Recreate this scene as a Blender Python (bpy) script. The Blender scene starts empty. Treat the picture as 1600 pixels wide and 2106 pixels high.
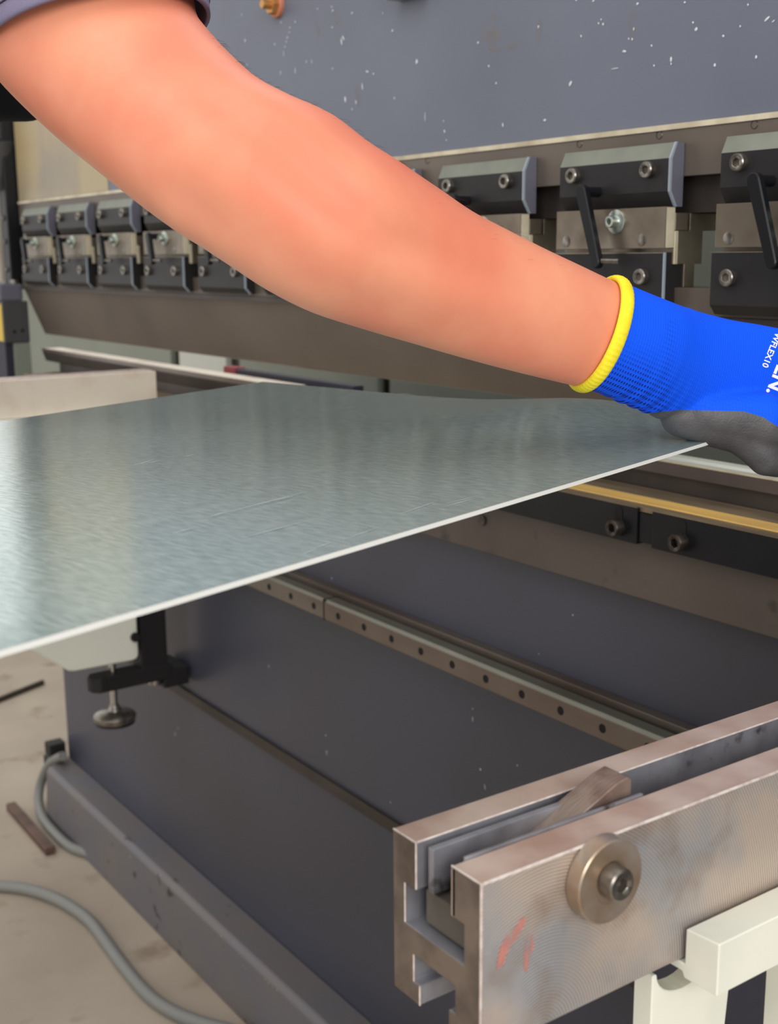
import bpy, bmesh, math, random
from mathutils import Vector, Matrix
from mathutils.bvhtree import BVHTree
random.seed(7)
PI = math.pi
sc = bpy.context.scene
COL = sc.collection

# ------------------------------------------------------------------ camera
FPX, CX, CY = 2523.25, 800.0, 1053.0
_X = Vector((1815.0, -513.0, FPX)).normalized()          # machine length axis in camera space
_Y = Vector((3667.0, 563.0, -FPX)).normalized()          # axis into the machine
_Z = _X.cross(_Y).normalized(); _Y = _Z.cross(_X).normalized()
RW = Matrix((_X, _Y, _Z))                                # camera space -> world
CAM = Vector((0.0, 0.0, 1.25))
cd = bpy.data.cameras.new('camera'); cam = bpy.data.objects.new('camera', cd); COL.objects.link(cam)
cam.matrix_world = Matrix.Translation(CAM) @ RW.to_4x4()
cd.sensor_fit = 'HORIZONTAL'; cd.sensor_width = 36.0; cd.lens = FPX / 1600.0 * 36.0
cd.clip_start = 0.02; cd.clip_end = 60
cd.dof.use_dof = True; cd.dof.focus_distance = 0.80; cd.dof.aperture_fstop = 16.0
sc.camera = cam

# ------------------------------------------------------------------ daylight of the open workshop, with added fill lights
w = bpy.data.worlds.new('world'); sc.world = w; w.use_nodes = True
bg = w.node_tree.nodes['Background']; bg.inputs[0].default_value = (1.0, 0.985, 0.96, 1); bg.inputs[1].default_value = 0.95
def area(name, loc, target, sx, sy, power, col=(1, 1, 1)):
    l = bpy.data.lights.new(name, 'AREA'); l.shape = 'RECTANGLE'; l.size = sx; l.size_y = sy; l.energy = power; l.color = col
    o = bpy.data.objects.new(name, l); COL.objects.link(o); o.location = loc
    o.rotation_euler = (Vector(target) - Vector(loc)).to_track_quat('-Z', 'Y').to_euler()
    return o
area('roof_light', (-0.6, -1.6, 3.9), (-0.9, 0.8, 0.9), 2.6, 1.6, 30, (1.0, 0.98, 0.95))
area('side_fill_light', (2.9, -0.9, 2.3), (-0.6, 0.6, 0.9), 1.6, 1.6, 75, (1.0, 0.98, 0.95))  # unseen light added as fill from the upper right
area('rear_fill_light', (-1.8, 1.32, 2.5), (-1.8, 1.5, 0.9), 3.0, 0.4, 16, (1.0, 1.0, 0.97))  # unseen lamp added behind the machine to brighten the gap
vs = sc.view_settings
vs.view_transform = 'Standard'; vs.look = 'None'; vs.gamma = 1.0; vs.exposure = 0.15; vs.use_curve_mapping = False

def cp(px, py, dep):                                      # a point at a given distance along the view axis
    return CAM + dep * (RW @ Vector(((px - CX) / FPX, -(py - CY) / FPX, -1.0)))

# ------------------------------------------------------------------ materials
MATS = {}
def lin(c):
    return tuple(((v / 255) / 12.92 if v / 255 <= 0.04045 else ((v / 255 + 0.055) / 1.055) ** 2.4) for v in c) + (1,)
def mat(name, rgb, rough=0.5, metal=0.0, rgb2=None, nscale=20.0, nlo=0.4, nhi=0.65, bump=0.0, bscale=200.0, stretch=(1, 1, 1),
        sss=0.0, coat=0.0, rrough=0.0, spec=0.5, rgb3=None, s3=60.0, t3=(0.62, 0.7), aniso=0.0, bstretch=(1,1,1)):
    m = bpy.data.materials.new(name); m.use_nodes = True; nt = m.node_tree; N = nt.nodes; L = nt.links
    b = N['Principled BSDF']; b.inputs['Roughness'].default_value = rough; b.inputs['Metallic'].default_value = metal
    b.inputs['Specular IOR Level'].default_value = spec
    b.inputs['Base Color'].default_value = lin(rgb)
    tc = N.new('ShaderNodeTexCoord'); mp = N.new('ShaderNodeMapping'); mp.inputs['Scale'].default_value = stretch
    L.new(tc.outputs['Object'], mp.inputs['Vector'])
    if rgb2:
        n = N.new('ShaderNodeTexNoise'); n.inputs['Scale'].default_value = nscale; n.inputs['Detail'].default_value = 6
        L.new(mp.outputs[0], n.inputs['Vector'])
        r = N.new('ShaderNodeMapRange'); r.inputs[1].default_value = nlo; r.inputs[2].default_value = nhi
        L.new(n.outputs[0], r.inputs[0])
        mx = N.new('ShaderNodeMix'); mx.data_type = 'RGBA'; mx.inputs[6].default_value = lin(rgb); mx.inputs[7].default_value = lin(rgb2)
        L.new(r.outputs[0], mx.inputs[0]); last = mx.outputs[2]
        if rgb3:
            n3 = N.new('ShaderNodeTexNoise'); n3.inputs['Scale'].default_value = s3; n3.inputs['Detail'].default_value = 8
            L.new(mp.outputs[0], n3.inputs['Vector'])
            r3 = N.new('ShaderNodeMapRange'); r3.inputs[1].default_value = t3[0]; r3.inputs[2].default_value = t3[1]
            L.new(n3.outputs[0], r3.inputs[0])
            m3 = N.new('ShaderNodeMix'); m3.data_type = 'RGBA'; m3.inputs[7].default_value = lin(rgb3)
            L.new(last, m3.inputs[6]); L.new(r3.outputs[0], m3.inputs[0]); last = m3.outputs[2]
        L.new(last, b.inputs['Base Color'])
        if rrough:
            rr = N.new('ShaderNodeMapRange'); rr.inputs[3].default_value = rough - rrough; rr.inputs[4].default_value = rough + rrough
            rr.inputs[1].default_value = 0.3; rr.inputs[2].default_value = 0.7
            L.new(n.outputs[0], rr.inputs[0]); L.new(rr.outputs[0], b.inputs['Roughness'])
    if bump:
        mp2 = N.new('ShaderNodeMapping'); mp2.inputs['Scale'].default_value = bstretch; L.new(tc.outputs['Object'], mp2.inputs['Vector'])
        nb = N.new('ShaderNodeTexNoise'); nb.inputs['Scale'].default_value = bscale; nb.inputs['Detail'].default_value = 4
        L.new(mp2.outputs[0], nb.inputs['Vector'])
        bp = N.new('ShaderNodeBump'); bp.inputs['Strength'].default_value = bump; bp.inputs['Distance'].default_value = 0.001
        L.new(nb.outputs[0], bp.inputs['Height']); L.new(bp.outputs[0], b.inputs['Normal'])
    if sss:
        b.inputs['Subsurface Weight'].default_value = sss; b.inputs['Subsurface Radius'].default_value = (0.012, 0.004, 0.002); b.inputs['Subsurface Scale'].default_value = 1.0
    if coat: b.inputs['Coat Weight'].default_value = coat
    if aniso: b.inputs['Anisotropic'].default_value = aniso
    MATS[name] = m; return m

mat('paint_blue_grey_lit', (104, 109, 124), 0.42, 0, (94, 98, 112), 3.0, 0.35, 0.7, bump=0.05, bscale=400)  # same paint as the bed panels, brighter light put into its colour
mat('tan_reflection', (168, 150, 112), 0.35, 0, (128, 122, 116), 4, 0.4, 0.65)  # yellow-to-grey tones imitate a reflection in the ram paint
mat('paint_blue_grey_shaded', (68, 70, 84), 0.36, 0, (62, 61, 68), 2.2, 0.35, 0.7, bump=0.05, bscale=400)  # same paint as the ram, shade put into its colour
mat('paint_base', (104, 102, 108), 0.5, 0, (112, 105, 101), 8, 0.35, 0.7, rgb3=(60, 56, 55), s3=30, t3=(0.64, 0.7))
mat('steel_brown', (116, 106, 97), 0.45, 0.45, (94, 85, 77), 5, 0.3, 0.75, bump=0.08, bscale=120, bstretch=(1, 1, 6))
mat('steel_brown_dark', (78, 70, 66), 0.5, 0.5, (58, 52, 48), 8, 0.3, 0.7)
mat('plate_brown', (98, 88, 82), 0.55, 0.25, (82, 73, 67), 7, 0.3, 0.75, rgb3=(62, 56, 52), s3=26, t3=(0.62, 0.72))
mat('cream_edge', (214, 204, 178), 0.45, 0.2, (180, 166, 140), 30, 0.4, 0.7)
mat('black_block', (34, 33, 34), 0.45, 0.0, (42, 40, 40), 25, 0.45, 0.75, bump=0.05, spec=0.3)
mat('black_steel', (16, 17, 21), 0.4, 0.0, (24, 25, 28), 14, 0.45, 0.75, spec=0.3)
mat('edge_light', (150, 160, 172), 0.4, 0.2)
mat('bevel_grey', (124, 128, 116), 0.45, 0.1, (110, 112, 102), 20, 0.4, 0.7)
mat('adapter_steel', (136, 126, 112), 0.38, 0.7, (112, 100, 86), 25, 0.35, 0.7, rrough=0.1)
mat('bolt_steel', (150, 144, 136), 0.3, 0.9, (110, 104, 98), 120, 0.4, 0.7)
mat('bolt_dark', (92, 84, 78), 0.36, 0.85, (64, 58, 54), 140, 0.4, 0.7)
mat('zinc_bolt', (196, 204, 196), 0.28, 0.85, (160, 170, 160), 80, 0.4, 0.7)
mat('hole_black', (12, 11, 11), 0.9)
mat('brass', (206, 150, 84), 0.35, 0.7, (170, 120, 80), 40, 0.4, 0.7)
mat('wood_washer', (190, 120, 90), 0.6)
mat('yellow_strip', (240, 196, 108), 0.42, 0.15, (206, 164, 100), 7, 0.35, 0.75, stretch=(1, 6, 1))
mat('bed_top_steel', (150, 132, 106), 0.4, 0.5, (112, 96, 80), 10, 0.35, 0.7, stretch=(1, 5, 1))
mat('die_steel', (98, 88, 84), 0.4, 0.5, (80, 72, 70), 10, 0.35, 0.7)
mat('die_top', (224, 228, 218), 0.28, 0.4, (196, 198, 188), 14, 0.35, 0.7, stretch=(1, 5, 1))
mat('rail_steel', (122, 112, 103), 0.36, 0.6, (100, 84, 76), 14, 0.35, 0.7, stretch=(0.4, 1, 1))
mat('rail_top', (130, 130, 118), 0.34, 0.6, (108, 104, 92), 14, 0.35, 0.7, stretch=(0.4, 1, 1))
mat('offwhite_paint', (226, 226, 212), 0.5, 0, (206, 208, 196), 14, 0.4, 0.75, bump=0.1, bscale=90)
mat('white_paint', (244, 244, 230), 0.42, 0, (236, 238, 224), 5, 0.4, 0.7)
mat('arm_far_steel', (232, 222, 206), 0.45, 0.1, (214, 190, 174), 16, 0.45, 0.75)
mat('chrome', (200, 200, 198), 0.12, 1.0)
mat('black_matte', (24, 22, 23), 0.6)
mat('plastic_grey', (96, 96, 108), 0.45)
mat('dark_plastic', (62, 62, 64), 0.5)
mat('label_yellow', (212, 178, 52), 0.5)
mat('navy', (34, 32, 50), 0.6)
mat('guard_grey', (130, 134, 122), 0.6, 0, (120, 124, 112), 3, 0.4, 0.7)
mat('wall_green', (132, 140, 130), 0.7, 0, (122, 130, 120), 1.2, 0.4, 0.7)
mat('wall_light', (196, 196, 188), 0.75, 0, (180, 180, 172), 1.2, 0.4, 0.7)
mat('red_part', (150, 26, 40), 0.5)
mat('concrete', (178, 165, 149), 0.75, 0, (154, 141, 126), 2.4, 0.32, 0.68, bump=0.25, bscale=60, rgb3=(140, 124, 108), s3=9, t3=(0.58, 0.72))
mat('cable_grey', (124, 124, 120), 0.5)
mat('rust_steel', (108, 84, 72), 0.6, 0.3, (84, 66, 58), 20, 0.4, 0.7)
mat('skin', (219, 130, 101), 0.5, 0, (229, 153, 121), 11, 0.36, 0.66, sss=0.05, bump=0.08, bscale=900, rgb3=(216, 120, 95), s3=7, t3=(0.5, 0.72), spec=0.35)
mat('shirt', (124, 116, 142), 0.85, 0, (116, 108, 134), 60, 0.4, 0.7, bump=0.35, bscale=1400)
mat('shaded_cloth', (14, 13, 18), 0.9)  # near-black stands in for shade under the hanging shirt
mat('trousers', (44, 46, 58), 0.9)
mat('hair', (24, 20, 18), 0.6)
mat('shoe', (30, 30, 32), 0.5)
mat('glove_black', (84, 83, 86), 0.5, 0, (70, 69, 72), 60, 0.4, 0.7, bump=0.4, bscale=700)
mat('knit_yellow', (244, 226, 40), 0.75, 0, (232, 206, 30), 90, 0.4, 0.7, bump=0.3, bscale=900)
mat('white_print', (240, 242, 248), 0.6)
mat('chip_white', (206, 208, 214), 0.7)
mat('smudge', (112, 108, 110), 0.5)
mat('grime', (104, 92, 84), 0.6, 0, (74, 66, 60), 300, 0.4, 0.7, bump=0.5, bscale=500)
mat('red_marking', (206, 132, 122), 0.55)

def knit_material():
    m = bpy.data.materials.new('knit_blue'); m.use_nodes = True; N = m.node_tree.nodes; L = m.node_tree.links
    b = N['Principled BSDF']; b.inputs['Roughness'].default_value = 0.75; b.inputs['Specular IOR Level'].default_value = 0.2
    uv = N.new('ShaderNodeUVMap'); sep = N.new('ShaderNodeSeparateXYZ'); L.new(uv.outputs[0], sep.inputs[0])
    def wave(out, f):
        a = N.new('ShaderNodeMath'); a.operation = 'MULTIPLY'; a.inputs[1].default_value = f; L.new(out, a.inputs[0])
        s = N.new('ShaderNodeMath'); s.operation = 'SINE'; L.new(a.outputs[0], s.inputs[0]); return s.outputs[0]
    a = wave(sep.outputs[0], 2 * PI / 0.0022); c = wave(sep.outputs[1], 2 * PI / 0.0030)
    ad = N.new('ShaderNodeMath'); ad.operation = 'ADD'; L.new(a, ad.inputs[0]); L.new(c, ad.inputs[1])
    mr = N.new('ShaderNodeMapRange'); mr.inputs[1].default_value = 0.4; mr.inputs[2].default_value = 1.1; L.new(ad.outputs[0], mr.inputs[0])
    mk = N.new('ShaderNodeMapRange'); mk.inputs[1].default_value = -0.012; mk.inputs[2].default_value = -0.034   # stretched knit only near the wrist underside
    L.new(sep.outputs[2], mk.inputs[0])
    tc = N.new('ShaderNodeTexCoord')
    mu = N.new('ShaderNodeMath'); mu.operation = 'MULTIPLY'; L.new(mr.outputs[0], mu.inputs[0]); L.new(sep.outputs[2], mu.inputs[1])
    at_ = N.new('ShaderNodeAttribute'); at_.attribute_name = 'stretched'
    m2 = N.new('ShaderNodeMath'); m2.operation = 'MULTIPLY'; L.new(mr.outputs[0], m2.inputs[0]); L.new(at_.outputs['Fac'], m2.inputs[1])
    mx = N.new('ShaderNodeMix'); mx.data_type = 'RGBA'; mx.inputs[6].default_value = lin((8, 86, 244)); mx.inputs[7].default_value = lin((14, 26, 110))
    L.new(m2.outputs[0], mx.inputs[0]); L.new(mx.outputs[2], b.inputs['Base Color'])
    bp = N.new('ShaderNodeBump'); bp.inputs['Strength'].default_value = 0.15; bp.inputs['Distance'].default_value = 0.0005
    L.new(ad.outputs[0], bp.inputs['Height']); L.new(bp.outputs[0], b.inputs['Normal'])
    MATS['knit_blue'] = m
knit_material()

def machined_material():
    # ground steel of the support arm: big turning arcs, brownish and bluish stain
    m = bpy.data.materials.new('machined_steel'); m.use_nodes = True; N = m.node_tree.nodes; L = m.node_tree.links
    b = N['Principled BSDF']; b.inputs['Metallic'].default_value = 0.55; b.inputs['Roughness'].default_value = 0.42
    tc = N.new('ShaderNodeTexCoord'); sep = N.new('ShaderNodeSeparateXYZ'); L.new(tc.outputs['Object'], sep.inputs[0])
    n1 = N.new('ShaderNodeTexNoise'); n1.inputs['Scale'].default_value = 26; n1.inputs['Detail'].default_value = 5; L.new(tc.outputs['Object'], n1.inputs['Vector'])
    n2 = N.new('ShaderNodeTexNoise'); n2.inputs['Scale'].default_value = 14; n2.inputs['Detail'].default_value = 3; L.new(tc.outputs['Object'], n2.inputs['Vector'])
    mx = N.new('ShaderNodeMix'); mx.data_type = 'RGBA'; mx.inputs[6].default_value = lin((196, 180, 168)); mx.inputs[7].default_value = lin((164, 164, 168))
    r1 = N.new('ShaderNodeMapRange'); r1.inputs[1].default_value = 0.42; r1.inputs[2].default_value = 0.6; L.new(n2.outputs[0], r1.inputs[0]); L.new(r1.outputs[0], mx.inputs[0])
    mx2 = N.new('ShaderNodeMix'); mx2.data_type = 'RGBA'; mx2.inputs[7].default_value = lin((140, 112, 92)); L.new(mx.outputs[2], mx2.inputs[6])
    r2 = N.new('ShaderNodeMapRange'); r2.inputs[1].default_value = 0.52; r2.inputs[2].default_value = 0.72; r2.inputs[4].default_value = 0.8; L.new(n1.outputs[0], r2.inputs[0]); L.new(r2.outputs[0], mx2.inputs[0])
    # arcs: distance from a centre near the lower rear of the arm
    def M(op, a, bb=None):
        q = N.new('ShaderNodeMath'); q.operation = op
        for i, v in enumerate((a, bb)):
            if v is None: continue
            if isinstance(v, (int, float)): q.inputs[i].default_value = v
            else: L.new(v, q.inputs[i])
        return q.outputs[0]
    dy = M('SUBTRACT', sep.outputs[1], 0.33); dz = M('SUBTRACT', sep.outputs[2], 0.915)
    rr = M('SQRT', M('ADD', M('MULTIPLY', dy, dy), M('MULTIPLY', dz, dz)))
    ph = M('ADD', M('MULTIPLY', rr, 2 * PI / 0.0016), M('MULTIPLY', n1.outputs[0], 3.0))
    s = M('SINE', ph)
    bp = N.new('ShaderNodeBump'); bp.inputs['Strength'].default_value = 0.55; bp.inputs['Distance'].default_value = 0.00022
    L.new(s, bp.inputs['Height']); L.new(bp.outputs[0], b.inputs['Normal'])
    s2 = M('MULTIPLY', M('GREATER_THAN', s, 0.6), 0.22)
    mx3 = N.new('ShaderNodeMix'); mx3.data_type = 'RGBA'; mx3.inputs[7].default_value = lin((226, 220, 210)); L.new(mx2.outputs[2], mx3.inputs[6]); L.new(s2, mx3.inputs[0])
    L.new(mx3.outputs[2], b.inputs['Base Color'])
    MATS['machined_steel'] = m
machined_material()
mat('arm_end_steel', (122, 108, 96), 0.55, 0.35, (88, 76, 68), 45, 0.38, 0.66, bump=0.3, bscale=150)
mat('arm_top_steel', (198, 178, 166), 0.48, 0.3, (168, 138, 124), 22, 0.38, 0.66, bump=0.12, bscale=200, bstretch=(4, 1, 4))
mat('slot_steel', (176, 176, 184), 0.35, 0.6, (120, 118, 124), 30, 0.35, 0.7, rgb3=(70, 66, 66), s3=60, t3=(0.6, 0.7))
mat('finger_steel', (150, 134, 124), 0.38, 0.6, (120, 98, 90), 60, 0.4, 0.7, bump=0.2, bscale=120, bstretch=(8, 1, 1))
mat('roller_steel', (172, 158, 146), 0.34, 0.65, (150, 128, 104), 50, 0.4, 0.7)
mat('edge_bright', (226, 214, 208), 0.4, 0.3, (196, 178, 170), 160, 0.4, 0.65)
mat('bar_grey', (104, 98, 90), 0.5, 0.4, (86, 80, 74), 30, 0.4, 0.7)

def sheet_material():
    m = bpy.data.materials.new('galvanised_sheet'); m.use_nodes = True; N = m.node_tree.nodes; L = m.node_tree.links
    b = N['Principled BSDF']; b.inputs['Metallic'].default_value = 0.62
    uv = N.new('ShaderNodeUVMap'); mp = N.new('ShaderNodeMapping'); mp.inputs['Scale'].default_value = (90, 420, 1); L.new(uv.outputs[0], mp.inputs[0])
    n = N.new('ShaderNodeTexNoise'); n.inputs['Scale'].default_value = 1.0; n.inputs['Detail'].default_value = 5; L.new(mp.outputs[0], n.inputs['Vector'])
    mp2 = N.new('ShaderNodeMapping'); mp2.inputs['Scale'].default_value = (2.5, 9, 1); L.new(uv.outputs[0], mp2.inputs[0])
    n2 = N.new('ShaderNodeTexNoise'); n2.inputs['Scale'].default_value = 1.0; n2.inputs['Detail'].default_value = 3; L.new(mp2.outputs[0], n2.inputs['Vector'])
    mx = N.new('ShaderNodeMix'); mx.data_type = 'RGBA'; mx.inputs[6].default_value = lin((172, 194, 192)); mx.inputs[7].default_value = lin((212, 230, 228))
    r = N.new('ShaderNodeMapRange'); r.inputs[1].default_value = 0.35; r.inputs[2].default_value = 0.7; L.new(n.outputs[0], r.inputs[0]); L.new(r.outputs[0], mx.inputs[0])
    L.new(mx.outputs[2], b.inputs['Base Color'])
    r2 = N.new('ShaderNodeMapRange'); r2.inputs[1].default_value = 0.3; r2.inputs[2].default_value = 0.7; r2.inputs[3].default_value = 0.15; r2.inputs[4].default_value = 0.21
    L.new(n2.outputs[0], r2.inputs[0]); L.new(r2.outputs[0], b.inputs['Roughness'])
    bp = N.new('ShaderNodeBump'); bp.inputs['Strength'].default_value = 0.10; bp.inputs['Distance'].default_value = 0.0005
    L.new(n.outputs[0], bp.inputs['Height']); L.new(bp.outputs[0], b.inputs['Normal'])
    MATS['galvanised_sheet'] = m
sheet_material()
mat('sheet_edge', (250, 252, 248), 0.35, 0.2)
mat('scratch', (196, 208, 212), 0.4, 0.4)

# ------------------------------------------------------------------ object helpers
def link(name, bm, material, parent=None, smooth=None, uvs=False):
    me = bpy.data.meshes.new(name); bmesh.ops.recalc_face_normals(bm, faces=bm.faces); bm.to_mesh(me); bm.free()
    o = bpy.data.objects.new(name, me); COL.objects.link(o)
    for mm in (material if isinstance(material, (list, tuple)) else [material]): me.materials.append(MATS[mm])
    if smooth is not None:
        for p in me.polygons: p.use_smooth = True
        if smooth > 0:
            me.set_sharp_from_angle(angle=math.radians(smooth))
    if parent: o.parent = parent; o.matrix_parent_inverse = parent.matrix_world.inverted()
    return o
def place(o, parent):
    o.parent = parent; o.matrix_parent_inverse = Matrix.Translation(-parent.location)
    return o
def tag(o, label, cat, group=None):
    o['label'] = label; o['category'] = cat
    if group: o['group'] = group
    return o
def thing(name, label, cat, loc, group=None):
    o = bpy.data.objects.new(name, None); COL.objects.link(o); o.location = loc; o.empty_display_size = 0.05
    o.matrix_world = Matrix.Translation(loc)
    return tag(o, label, cat, group)
def struct(o): o['kind'] = 'structure'; return o
def stuff(o): o['kind'] = 'stuff'; return o

def box(bm, x0, x1, y0, y1, z0, z1, bev=0.0):
    r = bmesh.ops.create_cube(bm, size=1.0)
    vs_ = r['verts']
    for v in vs_:
        v.co = Vector((x0 + (v.co.x + .5) * (x1 - x0), y0 + (v.co.y + .5) * (y1 - y0), z0 + (v.co.z + .5) * (z1 - z0)))
    if bev:
        es = list({e for v in vs_ for e in v.link_edges})
        bmesh.ops.bevel(bm, geom=es, offset=bev, segments=2, profile=0.7, affect='EDGES')
def prism(bm, pts, axis, a, b, bev=0.0):
    # pts: polygon in the two other axes (order: x,y,z without axis); extruded from a to b along axis
    def mk(p, t):
        if axis == 'x': return Vector((t, p[0], p[1]))
        if axis == 'y': return Vector((p[0], t, p[1]))
        return Vector((p[0], p[1], t))
    A = [bm.verts.new(mk(p, a)) for p in pts]; B = [bm.verts.new(mk(p, b)) for p in pts]
    n = len(pts); fs = [bm.faces.new(A), bm.faces.new(list(reversed(B)))]
    for i in range(n):
        fs.append(bm.faces.new((A[i], B[i], B[(i + 1) % n], A[(i + 1) % n])))
    if bev:
        bmesh.ops.recalc_face_normals(bm, faces=fs)
        es = list({e for f in fs for e in f.edges})
        bmesh.ops.bevel(bm, geom=es, offset=bev, segments=1, profile=0.7, affect='EDGES')
    return fs
def obox(name, m, parent, *a, bev=0.0):
    bm = bmesh.new(); box(bm, *a, bev=bev); return link(name, bm, m, parent)
def oprism(name, m, parent, pts, axis, a, b, bev=0.0):
    bm = bmesh.new(); prism(bm, pts, axis, a, b, bev); return link(name, bm, m, parent)
def frame(d):
    d = Vector(d).normalized(); u = d.orthogonal().normalized()
    if abs(d.z) < 0.9: u = Vector((0, 0, 1)).cross(d).normalized()
    return u, d.cross(u).normalized(), d
def lathe(bm, prof, pos, d, seg=24, hexfrom=None):
    # prof: (radius, height) along d ; rings with hexfrom index onwards take a hexagon outline
    u, v, d = frame(d); pos = Vector(pos); rings = []
    for k, (r, h) in enumerate(prof):
        if r <= 1e-6:
            rings.append([bm.verts.new(pos + d * h)]); continue
        ring = []
        for i in range(seg):
            t = 2 * PI * i / seg; rr = r
            if hexfrom is not None and k >= hexfrom:
                rr = r * math.cos(PI / 6) / math.cos(((t + PI / 6) % (PI / 3)) - PI / 6)
            ring.append(bm.verts.new(pos + d * h + u * (rr * math.cos(t)) + v * (rr * math.sin(t))))
        rings.append(ring)
    for a, b in zip(rings[:-1], rings[1:]):
        for i in range(seg):
            j = (i + 1) % seg
            if len(a) == 1 and len(b) == 1: continue
            if len(a) == 1: bm.faces.new((a[0], b[i], b[j]))
            elif len(b) == 1: bm.faces.new((a[i], a[j], b[0]))
            else: bm.faces.new((a[i], a[j], b[j], b[i]))
def socket_bolt(name, pos, d, r, h, m, parent, seg=24):
    bm = bmesh.new()
    lathe(bm, [(r, 0), (r, h * .85), (r * .9, h), (r * .58, h), (r * .55, h * .95), (r * .55, h * .35), (0, h * .3)], pos, d, seg, hexfrom=4)
    return link(name, bm, m, parent, smooth=35)
def disc(name, pos, d, r, h, m, parent, seg=24, prof=None):
    bm = bmesh.new(); lathe(bm, prof or [(0, 0), (r, 0), (r, h * .8), (r * .93, h), (0, h)], pos, d, seg)
    return link(name, bm, m, parent, smooth=35)
def tube_bm(bm, pts, radii, seg=16, cap=True):
    n = len(pts); pts = [Vector(p) for p in pts]
    if isinstance(radii, (int, float)): radii = [radii] * n
    t0 = (pts[1] - pts[0]).normalized(); u = t0.orthogonal().normalized(); rings = []
    for i in range(n):
        t = (pts[min(i + 1, n - 1)] - pts[max(i - 1, 0)]).normalized()
        u = (u - t * u.dot(t)).normalized(); v = t.cross(u)
        rings.append([bm.verts.new(pts[i] + radii[i] * (u * math.cos(2 * PI * k / seg) + v * math.sin(2 * PI * k / seg))) for k in range(seg)])
    for a, b in zip(rings[:-1], rings[1:]):
        for k in range(seg): bm.faces.new((a[k], a[(k + 1) % seg], b[(k + 1) % seg], b[k]))
    if cap: bm.faces.new(rings[0]); bm.faces.new(list(reversed(rings[-1])))
    return rings
def catmull(pts, sub=6):
    P = [Vector(p) for p in pts]; out = []
    for i in range(len(P) - 1):
        p0 = P[max(i - 1, 0)]; p1 = P[i]; p2 = P[i + 1]; p3 = P[min(i + 2, len(P) - 1)]
        for k in range(sub):
            t = k / sub
            out.append(0.5 * ((2 * p1) + (p2 - p0) * t + (2 * p0 - 5 * p1 + 4 * p2 - p3) * t * t + (3 * p1 - p0 - 3 * p2 + p3) * t ** 3))
    out.append(P[-1]); return out

# ================================================================== THE SETTING
bm = bmesh.new(); box(bm, -9, 5, -4, 6, -0.1, 0.0); struct(link('floor', bm, 'concrete'))
bm = bmesh.new(); box(bm, -4.4, 5, 3.2, 3.35, 0, 3.4); struct(link('wall_back', bm, 'wall_green'))

# ================================================================== PRESS BRAKE: RAM
XL, XR = -2.69, 0.45
ram = thing('press_brake_ram', 'blue-grey painted upper ram of the press brake with scratched paint, above the clamps', 'machine ram', (-1.1, 0.95, 1.29))
obox('painted_panel', 'paint_blue_grey_lit', ram, XL, XR, 0.922, 1.02, 1.3665, 2.05, bev=0.001)
obox('bright_edge', 'cream_edge', ram, XL, XR, 0.9175, 0.9215, 1.3635, 1.3685)
obox('steel_beam', 'steel_brown', ram, XL, XR, 0.919, 1.02, 1.320, 1.3635, bev=0.0006)
obox('lower_step', 'steel_brown_dark', ram, XL, XR, 0.932, 1.02, 1.2865, 1.3195)
for hx in (-0.961, -0.852, -1.222, -1.33, -1.45, -1.56, -0.74):
    bm = bmesh.new(); lathe(bm, [(0.0040, 0), (0.0036, 0.0006), (0.0030, -0.0015), (0.0, -0.0015)], (hx, 0.919, 1.3598), (0, -1, 0), 16)
    link('screw_hole', bm, 'bolt_dark', ram, smooth=30)
obox('reflection_plate', 'tan_reflection', ram, XL, -2.20, 0.9205, 0.9222, 1.3695, 1.80)  # thin added plate, a yellowish reflection on the ram painted as its colour
# brass nut and bolt at the top, with coloured washer, and a catch half out of the frame
kn = cp(572, 12, 1); kd = kn - CAM; k = (0.922 - CAM.y) / kd.y; kp = CAM + kd * k
ds = disc('washer', kp, (0, -1, 0), 0.0165, 0.006, 'wood_washer', ram)
disc('brass_nut', kp + Vector((0, -0.006, 0)), (0, -1, 0), 0.013, 0.008, 'brass', ram, seg=6)
disc('bolt_end', kp + Vector((0, -0.014, 0)), (0, -1, 0), 0.006, 0.012, 'brass', ram)
def on_plane_y(px, py, y):
    d = cp(px, py, 1) - CAM; return CAM + d * ((y - CAM.y) / d.y)
q = on_plane_y(850, -14, 0.922)
bm = bmesh.new(); box(bm, q.x - 0.028, q.x + 0.028, 0.898, 0.922, q.z - 0.006, q.z + 0.03, bev=0.003); link('catch', bm, 'zinc_bolt', ram)

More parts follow.
